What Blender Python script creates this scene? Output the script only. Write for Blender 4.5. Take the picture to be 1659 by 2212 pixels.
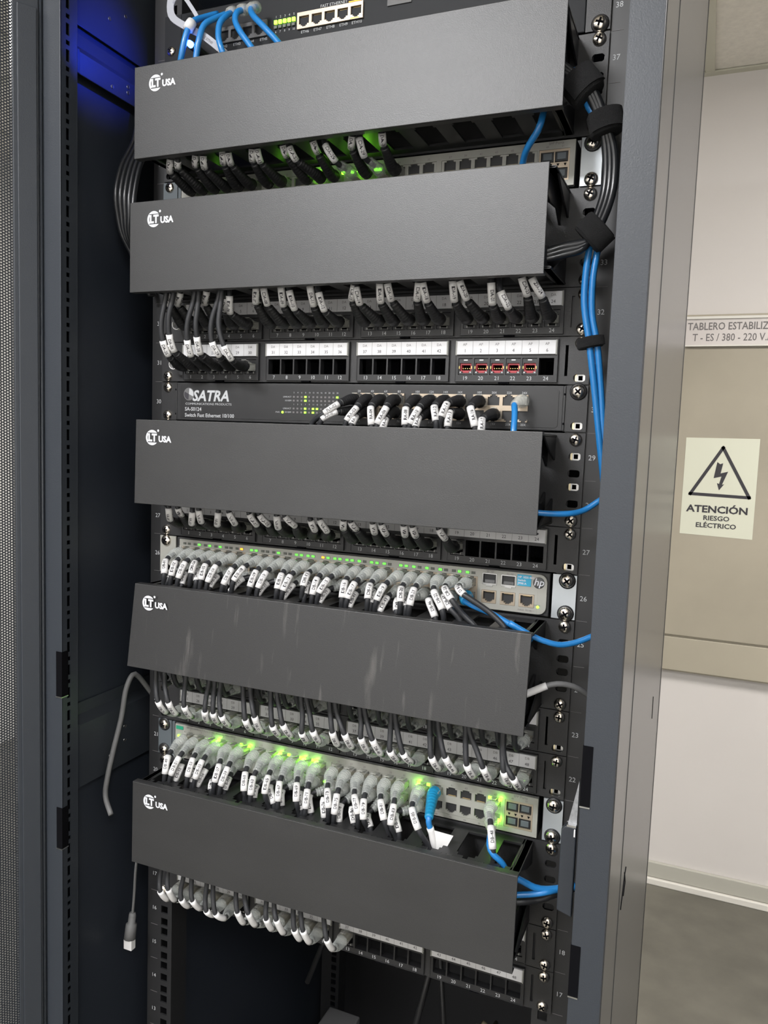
import bpy, math, random, json
from mathutils import Vector, Matrix
random.seed(7)
for o in list(bpy.data.objects): bpy.data.objects.remove(o)
S=bpy.context.scene; COL=S.collection
U=.04445; T4=1e-4
# ---------------- camera ----------------
cd=bpy.data.cameras.new('camera'); cam=bpy.data.objects.new('camera',cd); COL.objects.link(cam); S.camera=cam
cd.sensor_fit='HORIZONTAL'; cd.sensor_width=36; cd.lens=36*1689.05/1659; cd.clip_start=.02; cd.clip_end=50
R=[[0.923270462523389,-0.37783820217265013,-0.06935377430815927],[0.3824438825353499,0.9210639436596233,0.07333408758190083],[0.03617084106203556,-0.09423112367536511,0.9948930422853217]]
cam.matrix_world=Matrix([[R[i][0],R[i][2],-R[i][1],v] for i,v in enumerate((0.34775,-0.74854,1.27792))]+[[0,0,0,1]])
# ---------------- world, exposure ----------------
S.view_settings.view_transform='Standard'; S.view_settings.look='None'; S.view_settings.gamma=1; S.view_settings.use_curve_mapping=False
S.view_settings.exposure=0.38
W=bpy.data.worlds.new('world'); S.world=W; W.use_nodes=True
W.node_tree.nodes['Background'].inputs[0].default_value=(.8,.86,1,1); W.node_tree.nodes['Background'].inputs[1].default_value=.25
LIGHTS=[(-.40,-1.60,45),(1.15,-1.75,20),(-1.5,-1.3,12),(1.35,.35,34),(-1.6,.5,18)]   # x, y, watts of the ceiling panels
CEIL=2.36; FLOOR=-.1
# ---------------- materials ----------------
MAT={}
def mat(name,col,rough=.5,metal=0,emit=0,noise=None,bump=None,alpha=1,spec=.5,coat=0):
    m=bpy.data.materials.new(name); m.use_nodes=True; n=m.node_tree.nodes; l=m.node_tree.links; b=n['Principled BSDF']
    b.inputs['Base Color'].default_value=(*col,1); b.inputs['Roughness'].default_value=rough; b.inputs['Metallic'].default_value=metal
    b.inputs['Specular IOR Level'].default_value=spec; b.inputs['Coat Weight'].default_value=coat
    if emit: b.inputs['Emission Color'].default_value=(*col,1); b.inputs['Emission Strength'].default_value=emit
    tc=n.new('ShaderNodeTexCoord')
    if noise:
        sc,amt=noise[:2]; mp=n.new('ShaderNodeMapping'); mp.inputs['Scale'].default_value=noise[2] if len(noise)>2 else (1,1,1)
        l.new(tc.outputs['Object'],mp.inputs[0]); t=n.new('ShaderNodeTexNoise'); t.inputs['Scale'].default_value=sc; t.inputs['Detail'].default_value=5; l.new(mp.outputs[0],t.inputs[0])
        r=n.new('ShaderNodeMapRange'); r.inputs['From Min'].default_value=.3; r.inputs['From Max'].default_value=.7; r.inputs['To Min'].default_value=1-amt; r.inputs['To Max'].default_value=1+amt; l.new(t.outputs['Fac'],r.inputs[0])
        v=n.new('ShaderNodeVectorMath'); v.operation='SCALE'; v.inputs[0].default_value=col; l.new(r.outputs[0],v.inputs['Scale']); l.new(v.outputs[0],b.inputs['Base Color'])
    if bump:
        t=n.new('ShaderNodeTexNoise'); t.inputs['Scale'].default_value=bump[0]; t.inputs['Detail'].default_value=3; l.new(tc.outputs['Object'],t.inputs[0])
        bp=n.new('ShaderNodeBump'); bp.inputs['Strength'].default_value=bump[1]; bp.inputs['Distance'].default_value=bump[2] if len(bump)>2 else .001; l.new(t.outputs['Fac'],bp.inputs['Height']); l.new(bp.outputs[0],b.inputs['Normal'])
    if alpha<1:
        out=n['Material Output']; tr=n.new('ShaderNodeBsdfTransparent'); mx=n.new('ShaderNodeMixShader'); mx.inputs[0].default_value=alpha
        l.new(tr.outputs[0],mx.inputs[1]); l.new(b.outputs[0],mx.inputs[2]); l.new(mx.outputs[0],out.inputs[0])
    MAT[name]=m; return m
mat('cabinet_paint',(.029,.034,.042),.42,bump=(900,.12))
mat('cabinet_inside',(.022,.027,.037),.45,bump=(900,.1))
mat('cabinet_side',(.05,.05,.052),.27,spec=.8)
mat('rail_black',(.020,.020,.021),.42)
mat('panel_black',(.024,.024,.025),.45,bump=(1200,.15))
mat('plastic_black',(.017,.017,.018),.42)
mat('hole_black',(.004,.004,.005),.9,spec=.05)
mat('cover_paint',(.025,.025,.0255),.41,spec=.72,noise=(14,.10,(1,1,2.2)),bump=(1500,.18))
mat('brand_white',(.68,.69,.73),.5)
mat('print_white',(.48,.49,.5),.6)
mat('face_grey',(.36,.355,.32),.42,metal=.15,noise=(6,.05))
mat('slate_grey',(.10,.115,.125),.42)
mat('bracket_silver',(.52,.555,.58),.32,metal=.55)
mat('nickel',(.80,.74,.66),.20,metal=1)
mat('brass_nut',(.75,.66,.45),.28,metal=1)
mat('steel',(.55,.55,.54),.30,metal=1)
mat('gold_pin',(.7,.5,.2),.3,metal=1)
mat('label_paper',(.64,.635,.64),.6)
mat('router_black',(.011,.012,.014),.55,spec=.25)
mat('tag_white',(.72,.71,.70),.55)
mat('ink',(.035,.033,.04),.6)
mat('ink_grey',(.16,.15,.15),.6)
mat('cord_black',(.026,.027,.030),.45)
mat('cord_gloss',(.013,.014,.016),.30,coat=.12)
mat('boot_black',(.014,.014,.015),.5)
mat('boot_clear',(.66,.69,.66),.14,alpha=.36,spec=1)
mat('plug_clear',(.70,.70,.64),.10,alpha=.36,spec=1)
mat('blue_jacket',(.018,.19,.50),.35,coat=.2)
mat('blue_boot',(.01,.22,.42),.4)
mat('jack_red',(.36,.03,.04),.4)
mat('port_metal',(.46,.38,.29),.4,metal=.5)
mat('led_green',(.25,1,.03),.4,emit=4.5)
mat('led_dot',(.10,.9,.05),.4,emit=1.6)
mat('led_orange',(1,.33,.02),.4,emit=2.2)
mat('led_blue',(.05,.2,1),.4,emit=14)
mat('led_off',(.10,.11,.09),.4)
mat('hp_cyan',(.03,.35,.55),.45)
mat('velcro',(.014,.014,.015),.95,bump=(2600,1,.002),noise=(1800,.5))
mat('zip_white',(.38,.39,.43),.5)
mat('wall_white',(.64,.61,.59),.7,noise=(2,.03),bump=(400,.1))
mat('wall_paint',(.74,.73,.71),.7,noise=(2,.04))
mat('beige_metal',(.40,.365,.29),.42,noise=(3,.07))
mat('beige_panel',(.37,.335,.265),.48,noise=(2.2,.13))
mat('ceiling_tile',(.72,.69,.62),.8,noise=(60,.06),bump=(120,.5,.003))
mat('ceiling_grid',(.52,.51,.42),.5)
mat('concrete',(.125,.119,.098),.7,noise=(5,.30))
mat('vinyl_grey',(.44,.43,.38),.5)
mat('alu_bead',(.7,.68,.63),.4)
mat('sign_paper',(.66,.67,.55),.35,spec=.7)
mat('plate_film',(.62,.58,.56),.18,spec=.9)
mat('lamp_white',(1,.98,.94),.5,emit=6)
mat('galvanised',(.42,.43,.45),.45,metal=.6,noise=(300,.2))
mat('green_badge',(.02,.28,.16),.5)
mat('dim_grey',(.13,.13,.13),.6)
mat('wire_tan',(.22,.19,.12),.5)
# ---------------- mesh helpers ----------------
WL={}
def setp(o,parent):
    if parent is not None:
        o.parent=parent; o.matrix_parent_inverse=Matrix.Translation(-Vector(WL.get(parent.name,(0,0,0))))
class MB:
    def __init__(s): s.v=[]; s.f=[]; s.m=[]; s.names=[]; s.sm=[]
    def mi(s,name):
        if name not in s.names: s.names.append(name)
        return s.names.index(name)
    def add(s,vs,fs,m,smooth=False):
        b=len(s.v); s.v+= [tuple(v) for v in vs]; k=s.mi(m)
        for f in fs: s.f.append(tuple(b+i for i in f)); s.m.append(k); s.sm.append(smooth)
    def box(s,x0,x1,y0,y1,z0,z1,m):
        x0,x1=sorted((x0,x1)); y0,y1=sorted((y0,y1)); z0,z1=sorted((z0,z1))
        s.add([(x,y,z) for x in (x0,x1) for y in (y0,y1) for z in (z0,z1)],[(0,1,3,2),(4,6,7,5),(0,4,5,1),(2,3,7,6),(0,2,6,4),(1,5,7,3)],m)
    def plate(s,u0,u1,v0,v1,w0,w1,holes,m,F=lambda u,v,w:(u,w,v)):
        """slab in u,v with rectangular holes, w0 (front) to w1 (back); F maps to x,y,z"""
        us=sorted({u0,u1}|{h[i] for h in holes for i in (0,1) if u0<h[i]<u1}); vs=sorted({v0,v1}|{h[i] for h in holes for i in (2,3) if v0<h[i]<v1})
        solid={}
        for i in range(len(us)-1):
            uc=(us[i]+us[i+1])/2
            hh=[h for h in holes if h[0]<uc<h[1]]
            for j in range(len(vs)-1):
                vc=(vs[j]+vs[j+1])/2
                if not any(h[2]<vc<h[3] for h in hh): solid[(i,j)]=1
        V=[];Fc=[]
        def q(a,b,c,d):
            n=len(V); V.extend([F(*a),F(*b),F(*c),F(*d)]); Fc.append((n,n+1,n+2,n+3))
        for (i,j) in solid:
            a,b,c,d=us[i],us[i+1],vs[j],vs[j+1]
            q((a,c,w0),(b,c,w0),(b,d,w0),(a,d,w0)); q((a,c,w1),(a,d,w1),(b,d,w1),(b,c,w1))
            if (i-1,j) not in solid: q((a,c,w0),(a,d,w0),(a,d,w1),(a,c,w1))
            if (i+1,j) not in solid: q((b,c,w0),(b,c,w1),(b,d,w1),(b,d,w0))
            if (i,j-1) not in solid: q((a,c,w0),(a,c,w1),(b,c,w1),(b,c,w0))
            if (i,j+1) not in solid: q((a,d,w0),(b,d,w0),(b,d,w1),(a,d,w1))
        s.add(V,Fc,m)
    def tube(s,pts,rad,m,n=10,cap=True,sx=1.0,smooth=True,up=None):
        pts=[Vector(p) for p in pts]; k=len(pts); rads=rad if isinstance(rad,(list,tuple)) else [rad]*k
        T=[(pts[min(i+1,k-1)]-pts[max(i-1,0)]).normalized() for i in range(k)]
        a=Vector(up) if up else (Vector((0,0,1)) if abs(T[0].z)<.8 else Vector((0,1,0)))
        N=(a-T[0]*a.dot(T[0])).normalized(); V=[];F=[]
        for i in range(k):
            if i: N=(N-T[i]*N.dot(T[i])).normalized()
            B=T[i].cross(N)
            for j in range(n):
                t=2*math.pi*j/n; V.append(pts[i]+N*math.cos(t)*rads[i]+B*math.sin(t)*rads[i]*sx)
        for i in range(k-1):
            for j in range(n): F.append((i*n+j,i*n+(j+1)%n,(i+1)*n+(j+1)%n,(i+1)*n+j))
        if cap: F.append(tuple(range(n-1,-1,-1))); F.append(tuple((k-1)*n+j for j in range(n)))
        s.add(V,F,m,smooth)
    def lathe(s,c,prof,m,n=20,ax=(0,-1,0),up=(0,0,1)):
        c=Vector(c);A=Vector(ax).normalized();N=Vector(up);B=A.cross(N);V=[];F=[]
        for (r,h) in prof:
            for j in range(n):
                t=2*math.pi*j/n; V.append(c+A*h+(N*math.cos(t)+B*math.sin(t))*r)
        for i in range(len(prof)-1):
            for j in range(n): F.append((i*n+j,(i+1)*n+j,(i+1)*n+(j+1)%n,i*n+(j+1)%n))
        F.append(tuple((len(prof)-1)*n+j for j in range(n)))
        s.add(V,F,m,True)
    def prism(s,poly,w0,w1,m,F=lambda u,v,w:(u,w,v)):
        k=len(poly); V=[F(u,v,w0) for u,v in poly]+[F(u,v,w1) for u,v in poly]
        s.add(V,[tuple(range(k)),tuple(range(2*k-1,k-1,-1))]+[(i,i+k,(i+1)%k+k,(i+1)%k) for i in range(k)],m)
    def text(s,t,x,z,y,size,m,align='C',bold=0,F=None,shear=0,sx=1.0):
        vs,fs,w=glyphs(t,bold,shear); o={'C':-w/2,'L':0,'R':-w}[align]
        F=F or (lambda u,v:(x+u,y,z+v))
        s.add([F((vx+o)*size*sx,vy*size) for vx,vy in vs],fs,m)
    def mesh(s,name):
        me=bpy.data.meshes.new(name); me.from_pydata(s.v,[],s.f)
        for nm in s.names: me.materials.append(MAT[nm])
        me.polygons.foreach_set('material_index',s.m); me.polygons.foreach_set('use_smooth',s.sm); me.update(); return me
    def build(s,name,parent=None,bevel=0,loc=None):
        o=bpy.data.objects.new(name,s.mesh(name)); COL.objects.link(o)
        setp(o,parent)
        if loc: o.location=loc
        if bevel:
            b=o.modifiers.new('bevel','BEVEL'); b.width=bevel; b.segments=2; b.limit_method='ANGLE'; b.angle_limit=.9; b.harden_normals=False
        return o
_G={}
def glyphs(t,bold=0,shear=0):
    k=(t,bold,shear)
    if k not in _G:
        c=bpy.data.curves.new('t','FONT'); c.body=t; c.size=1; c.offset=bold; c.shear=shear; c.resolution_u=2; c.fill_mode='FRONT'
        o=bpy.data.objects.new('t',c); me=o.to_mesh(); vs=[(v.co.x,v.co.y) for v in me.vertices]; fs=[tuple(p.vertices) for p in me.polygons]
        o.to_mesh_clear(); bpy.data.objects.remove(o); bpy.data.curves.remove(c)
        w=max([v[0] for v in vs]+[.01]); _G[k]=(vs,fs,w)
    return _G[k]
def spline(pts,step=.003):
    P=[Vector(p) for p in pts]
    if len(P)<3: return P
    E=[P[0]*2-P[1]]+P+[P[-1]*2-P[-2]]; out=[]
    for i in range(1,len(E)-2):
        p0,p1,p2,p3=E[i-1:i+3]; n=max(2,int((p2-p1).length/step))
        for k in range(n):
            t=k/n; out.append(.5*((2*p1)+(p2-p0)*t+(2*p0-5*p1+4*p2-p3)*t*t+(3*p1-p0-3*p2+p3)*t**3))
    out.append(P[-1]); return out
def thing(name,label,cat,loc=(0,0,0),group=None):
    o=bpy.data.objects.new(name,None); COL.objects.link(o); o.location=loc; o.empty_display_size=.01; WL[o.name]=tuple(loc)
    o['label']=label; o['category']=cat
    if group: o['group']=group
    return o
def tag(o,label,cat,group=None):
    o['label']=label; o['category']=cat
    if group: o['group']=group
    return o
def struct(o): o['kind']='structure'; return o
ORD=['','first','second','third','fourth','fifth','sixth','seventh','eighth','ninth','tenth','eleventh','twelfth','thirteenth','fourteenth','fifteenth','sixteenth','seventeenth','eighteenth','nineteenth','twentieth','twenty-first','twenty-second','twenty-third','twenty-fourth']
# ================= ROOM =================
def slab(name,x0,x1,y0,y1,z0,z1,m):
    b=MB(); b.box(x0,x1,y0,y1,z0,z1,m); return struct(b.build(name))
RX0,RX1,RY0,RY1=-2.4,2.6,-2.45,1.79
slab('floor',RX0,RX1,RY0,RY1,FLOOR-.05,FLOOR,'concrete')
slab('wall_back',RX0,RX1,RY1,RY1+.08,FLOOR,CEIL,'wall_white')
slab('wall_left',RX0-.08,RX0,RY0,RY1,FLOOR,CEIL,'wall_paint')
slab('wall_right',RX1,RX1+.08,RY0,RY1,FLOOR,CEIL,'wall_paint')
slab('wall_front',RX0,RX1,RY0-.08,RY0,FLOOR,CEIL,'wall_paint')
b=MB(); b.box(RX0,RX1,RY0,RY1,CEIL,CEIL+.04,'ceiling_tile')
gx=.277
xs=[gx+.61*k for k in range(-4,4)]; ys=[RY1-.012-.61*k for k in range(0,8)]
for x in xs: b.box(x-.0125,x+.0125,RY0,RY1,CEIL-.006,CEIL-.001,'ceiling_grid')
for y in ys: b.box(RX0,RX1,y-.0125,y+.0125,CEIL-.0065,CEIL-.0015,'ceiling_grid')
struct(b.build('ceiling'))
b=MB(); b.box(RX0,RX1,RY1-.012,RY1-.0001,FLOOR+.022,FLOOR+.072,'vinyl_grey'); b.box(RX0,RX1,RY1-.02,RY1-.0001,FLOOR,FLOOR+.021,'alu_bead')
struct(b.build('baseboard_back',bevel=.003))
for i,(x,y,w) in enumerate(LIGHTS):
    t=thing('ceiling_light','square white ceiling light panel set in the tiled ceiling','light',(x,y,CEIL-.02),'ceiling light panels')
    b=MB(); b.plate(x-.3,x+.3,y-.3,y+.3,CEIL-.035,CEIL-.007,[(x-.275,x+.275,y-.275,y+.275)],'ceiling_grid',F=lambda u,v,w_:(u,v,w_)); b.build('frame',t)
    b=MB(); b.box(x-.275,x+.275,y-.275,y+.275,CEIL-.026,CEIL-.02,'lamp_white'); b.build('diffuser',t)
    ld=bpy.data.lights.new('lamp','AREA'); ld.shape='RECTANGLE'; ld.size=.54; ld.size_y=.54; ld.energy=w; ld.color=(.97,.975,1) if y<0 else (1,.96,.92)
    lo=bpy.data.objects.new('lamp',ld); COL.objects.link(lo); setp(lo,t); lo.location=(x,y,CEIL-.038)
# electrical board on the back wall
YW=RY1-.03
t=thing('electrical_cabinet','beige wall cabinet with mottled door and a name strip, between white wall panels','cabinet',(.6,YW,.6))
b=MB(); b.box(.12,1.05,YW+.004,RY1-.0005,.598,1.672,'beige_metal'); b.build('body',t,bevel=.003)
b=MB(); b.box(.14,1.03,YW-.004,YW+.003,.712,1.572,'beige_panel'); b.build('door',t,bevel=.003)
b=MB(); b.box(.12,1.05,YW-.002,YW+.003,.603,.706,'beige_metal'); b.build('lower_strip',t,bevel=.002)
t=thing('name_plate','clear strip holder reading TABLERO ESTABILIZADO above the beige cabinet door','sign',(.5,YW-.01,1.62))
b=MB(); b.box(.262,.78,YW-.006,YW+.0035,1.578,1.664,'plate_film'); b.box(.262,.78,YW-.012,YW-.004,1.578,1.582,'alu_bead'); b.box(.262,.78,YW-.012,YW-.004,1.657,1.664,'alu_bead'); b.build('holder',t)
b=MB()
b.text('TABLERO ESTABILIZADO',.266,1.626,YW-.0066,.030,'ink_grey','L',bold=.012,sx=.80)
b.text('T - ES / 380 - 220 V.AC',.281,1.594,YW-.0066,.030,'ink_grey','L',bold=.006,sx=.80)
b.build('lettering',t)
t=thing('warning_sign','pale square-cornered electric shock warning sign taped on the beige cabinet door','sign',(.38,YW-.006,1.17))
YS=YW-.0048
def wsg(u,v): return (.284+u,YS-.0006,1.021+v)
SW,SH=.199,.293
b=MB(); b.prism([(0,.004),(SW,0),(SW,SH),(0,SH-.002)],YS,YW-.0042,'sign_paper',F=lambda u,v,w:(.284+u,w,1.021+v)); b.build('sheet',t)
b=MB()
def stroke_poly(pts,wd,m,y=YS-.0006,off=(.284,1.021)):
    k=len(pts)
    for i in range(k):
        (a,c),(d,e)=pts[i],pts[(i+1)%k]; dx,dz=d-a,e-c; L=math.hypot(dx,dz); nx,nz=-dz/L*wd/2,dx/L*wd/2; ex,ez=dx/L*wd/2,dz/L*wd/2
        b.add([(off[0]+a-ex+nx,y,off[1]+c-ez+nz),(off[0]+a-ex-nx,y,off[1]+c-ez-nz),(off[0]+d+ex-nx,y,off[1]+e+ez-nz),(off[0]+d+ex+nx,y,off[1]+e+ez+nz)],[(0,1,2,3)],m)
stroke_poly([(.022,.125),(.182,.122),(.103,.264)],.009,'ink')
b.add([wsg(*p) for p in [(.090,.222),(.098,.216),(.106,.219),(.101,.189),(.121,.195),(.107,.156),(.113,.158),(.100,.139),(.093,.160),(.099,.158),(.104,.180),(.083,.174)]],[tuple(range(12))],'ink')
b.text('ATENCIÓN',.284+.098,1.021+.072,YS-.0006,.0285,'ink','C',bold=.030,sx=1.15)
b.text('RIESGO',.284+.098,1.021+.049,YS-.0006,.0195,'ink','C',bold=.022,sx=1.10)
b.text('ELÉCTRICO',.284+.098,1.021+.027,YS-.0006,.0195,'ink','C',bold=.022,sx=1.10)
b.build('lettering',t)
SCUFFS=[[(0.0574, 0.8495), (0.0439, 0.8481), (0.0325, 0.8371), (0.0169, 0.8266)], [(0.0415, 0.8518), (0.0588, 0.8328), (0.0445, 0.8256)], [(0.407, 0.9244), (0.4116, 0.8908)]]
# ================= RACK CABINET =================
ZT=CEIL-.25; ZB=FLOOR+.06
RACK=thing('rack_cabinet','tall dark server rack cabinet with its perforated front door swung open to the left','server rack',(0,.4,FLOOR))
XO=.2975; YF=-.125; YB=.64
def mirror(sd,a,c): return (a,c) if sd>0 else (-c,-a)
HZ=[]; z=.45
while z<1.95: HZ.append(z); z+=.0252
for sd in (-1,1):
    b=MB(); x0,x1=mirror(sd,.272,XO)
    b.box(x0,x1,YF,YF+.0015,FLOOR,ZT,'cabinet_paint')                         # front face
    holes=[]
    for k,z in enumerate(HZ):
        holes+= [(YF+.0075,YF+.0125,z-.0022,z+.0022),(YF+.0075,YF+.0120,z+.007,z+.0185)]
    xi=.272*sd
    b.plate(YF+.0001,YF+.022,FLOOR,ZT,xi,xi+.0012*sd,holes,'cabinet_paint',F=lambda u,v,w:(w,u,v))   # inner return with holes
    b.box(*mirror(sd,.272,.2875),YF+.022,YF+.0232,FLOOR,ZT,'cabinet_paint')
    b.box(*mirror(sd,.2965,XO),YF+.0015,YF+.0035,FLOOR,ZT,'cabinet_paint')
    b.box(*mirror(sd,.2765,.2955),YF+.003,YF+.02,FLOOR,ZT,'hole_black')
    b.build('frame_post',RACK,bevel=.0012)
    b=MB(); b.box(*mirror(sd,.2885,.2905),YF+.02,YB,ZB,ZT,'cabinet_inside'); b.build('inner_side_panel',RACK)
    b=MB(); b.box(*mirror(sd,.2915,XO+.0008),YF+.0035,-.001,FLOOR+.01,ZT,'cabinet_side'); b.box(*mirror(sd,.2915,XO+.0014),.001,YB-.003,FLOOR+.01,ZT,'cabinet_side')
    b.box(*mirror(sd,.2915,XO-.001),-.001,.001,FLOOR+.01,ZT,'hole_black')
    if sd>0:
        for pl in SCUFFS:
            b.tube([(XO+.0016,y,z) for y,z in pl],.0007,'hole_black',n=6)
    b.build('side_panel',RACK)
    # hinge openings: not cut, their inner shade is put in as solid black boxes
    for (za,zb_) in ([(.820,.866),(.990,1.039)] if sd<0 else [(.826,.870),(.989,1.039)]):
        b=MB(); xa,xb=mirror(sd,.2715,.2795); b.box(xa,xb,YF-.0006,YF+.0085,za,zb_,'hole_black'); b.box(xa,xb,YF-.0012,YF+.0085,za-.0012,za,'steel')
        b.build('hinge_slot_shade',RACK)
    # rails
    for nm,yr in (('mounting_rail',0),('rear_rail',.5)):
        holes=[]
        xc=.23255*sd
        for n in range(1,43):
            for h in (.00635,.02225,.0381):
                zc=(n-1)*U+h; holes.append((xc-.0048,xc+.0048,zc-.0048,zc+.0048))
        b=MB(); u0,u1=mirror(sd,.2215,.2575); b.plate(u0,u1,-.01,42*U+.01,yr,yr+.002,holes,'rail_black')
        b.box(*mirror(sd,.2555,.2575),yr+.002,yr+.05,-.01,42*U+.01,'rail_black'); b.box(*mirror(sd,.2215,.2235),yr+.002,yr+.03,-.01,42*U+.01,'rail_black')
        b.box(*mirror(sd,.2575,.2895),yr+.03,yr+.032,-.01,42*U+.01,'cabinet_inside') if sd>0 and yr==0 else None
        if yr==0:
            for n in range(8,39):
                b.text(str(n),(.2478 if sd>0 else -.2478),(n-1)*U+.0195,-.0002,.0068,'print_white')
                b.box(*mirror(sd,.2425,.2525),-.0003,.0001,n*U-.0001,n*U+.0002,'ink_grey')
        b.build(nm,RACK)
b=MB(); b.box(-XO-.002,XO+.002,YB,YB+.02,FLOOR,ZT,'rail_black'); b.build('rear_door',RACK)
b=MB(); b.box(-XO,XO,YF+.03,YB,FLOOR+.02,FLOOR+.06,'cabinet_inside'); b.build('base',RACK)
b=MB(); b.box(-XO,XO,YF,YB,ZT,ZT+.03,'cabinet_paint'); b.build('roof',RACK,bevel=.002)
# depth braces along the left inner side
def brace(z1,z0,xw):
    b=MB(); x=-.2880
    b.prism([(x,z1+.016),(x+.0015,z1+.0165),(x+.0020,z1+.003),(x+xw,z1-.006),(x+xw,z0),(x+xw-.0015,z0),(x+xw-.0015,z1-.008),(x,z1-.003)],YF+.026,YB-.01,'cabinet_paint',F=lambda u,v,w:(u,w,v))
    b.box(x+xw-.0005,x+xw+.0006,YF+.026,YF+.032,z0,z1-.004,'cabinet_inside')
    for yy,zz in ((-.02,.4),(-.02,.62),(-.045,.75)): b.lathe((x+xw,yy,z1+(z0-z1)*zz),[(.002,0),(.0015,.0008)],'steel',n=8,ax=(1,0,0))
    b.build('side_brace',RACK,bevel=.0008)
brace(.953,.875,.010); brace(1.668,1.64,.010); brace(1.80,1.69,.006)
# latch bracket beside the right rail
b=MB(); b.prism([(.2520,.870),(.2650,.866),(.2650,.948),(.2550,.948),(.2520,.944)],YF+.043,YF+.05,'cabinet_paint'); b.build('latch_plate',RACK,bevel=.001)
b=MB(); b.prism([(.2570,.9495),(.2645,.9495),(.2645,.989)],YF+.047,YF+.052,'galvanised'); b.box(.2565,.2645,YF+.043,YF+.047,.9478,.9495,'steel'); b.build('latch_wedge',RACK)
b=MB(); b.box(.2685,.2695,YF-.0012,YF+.0002,.962,.968,'label_paper'); b.build('latch_mark',RACK)
# open front door with a perforated sheet
DOOR=bpy.data.objects.new('door',None); COL.objects.link(DOOR); setp(DOOR,RACK); DOOR.empty_display_size=.01
hx,hy=-.2932,YF-.006; ang=math.radians(122); dx,dy=math.cos(ang),-math.sin(ang); nx,ny=-dy,dx   # nx,ny: inner face normal side
def DF(u,v,w): return (hx+dx*u+nx*w,hy+dy*u+ny*w,v)
b=MB()
def dbox(u0,u1,w0,w1,z0,z1,m): 
    b.add([DF(u,v,w) for u in (u0,u1) for w in (w0,w1) for v in (z0,z1)],[(0,1,3,2),(4,6,7,5),(0,4,5,1),(2,3,7,6),(0,2,6,4),(1,5,7,3)],m)
Z0,Z1=FLOOR+.05,1.98
dbox(0,.0245,-.022,-.002,Z0,Z1,'cabinet_paint'); dbox(.002,.0205,-.002,0,Z0,1.688,'cabinet_paint'); dbox(.56,.585,-.022,0,Z0,Z1,'cabinet_paint'); dbox(.0245,.56,-.022,0,Z0,Z0+.04,'cabinet_paint'); dbox(.0245,.56,-.022,0,Z1-.04,Z1,'cabinet_paint')
b.build('door_frame',DOOR,bevel=.0015)
b=MB(); V=[];F=[]; pz=.0029; pu=pz*.8660; ro=pz*.5*.985/.8660; ri=pz*.33
nu=int(.085/pu); zlo,zhi=.42,1.93
for i in range(nu):
    u=.0245+pu*(i+.5); zz=zlo+(pz/2 if i%2 else 0)
    while zz<zhi:
        base=len(V)
        for r,w in ((pz/math.sqrt(3),-.004),(ri,-.004),(ri,-.0028)):
            for k in range(6):
                t=math.pi/3*k; V.append(DF(u+r*math.cos(t),zz+r*math.sin(t),w))
        for k in range(6):
            k2=(k+1)%6; F.append((base+k,base+k2,base+6+k2,base+6+k)); F.append((base+6+k,base+6+k2,base+12+k2,base+12+k))
        zz+=pz
b.add(V,F,'cabinet_paint')
b.build('perforated_sheet',DOOR)
b=MB(); dbox(.0245+pu*nu,.56,-.0045,-.003,Z0,Z1,'cabinet_paint'); dbox(.0245,.56,-.0045,-.003,Z0,zlo,'cabinet_paint'); b.build('lower_sheet',DOOR)
b=MB()
b.tube([(-.2958,YF-.0022,FLOOR+.05),(-.2958,YF-.0022,1.9)],.0017,'cabinet_paint'); b.build('hinge_rod',DOOR)
# ================= SHARED SMALL PARTS =================
def screw_mesh():
    b=MB(); r=.0058
    b.lathe((0,0,0),[(r,0),(r,.0006),(r*.93,.0016),(r*.72,.0026),(r*.35,.0032),(.0001,.0034)],'nickel',n=18)
    for a in (0,1):
        w,l=.0007,.0029
        b.box(*((-w,w) if a else (-l,l)),-.0036,-.0024,*((-l,l) if a else (-w,w)),'hole_black')
    return b.mesh('screw')
SM=screw_mesh()
b=MB(); b.lathe((0,0,0),[(.0080,0),(.0080,.0008),(.0066,.0018),(.0050,.0012)],'plastic_black',n=20); WM=b.mesh('washer')
b=MB(); b.plate(-.0052,.0052,-.0052,.0052,.0008,.0016,[(-.0016,.0024,-.0022,.0022)],'steel'); b.box(-.0046,-.0028,-.0002,.001,-.0046,.0046,'brass_nut'); NM=b.mesh('cage_nut')
def hz(n,h): return (n-1)*U+{'l':.00635,'m':.02225,'u':.0381}[h]
def screw(par,sd,n,h,washer=False,y=-.003,big=1.0):
    if washer:
        w=bpy.data.objects.new('washer',WM); COL.objects.link(w); setp(w,par); w.location=(.23255*sd,y,hz(n,h)); y-=.001
    o=bpy.data.objects.new('screw',SM); COL.objects.link(o); setp(o,par); o.location=(.23255*sd,y,hz(n,h)); o.rotation_euler=(0,random.uniform(0,1.5),0); o.scale=(big,)*3
def cagenut(sd,n,h):
    o=bpy.data.objects.new('cage_nut',NM); COL.objects.link(o); setp(o,RACK); o.location=(.23255*sd,.0005,hz(n,h))
for n,h in ((31,'l'),(30,'l'),(27,'l'),(23,'l'),(22,'l'),(26,'m'),(29,'m'),(28,'u')): cagenut(1,n,h)
def slots(n,zs,w=.0056,hh=.0034): return [(sd*.23255-w+i,sd*.23255+w-i,hz(n,h)-hh+j,hz(n,h)+hh-j) for h in zs for sd in (-1,1) for i,j in ((0,.0018),(.0005,.0010),(.0010,.0005),(.0018,0))]
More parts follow.
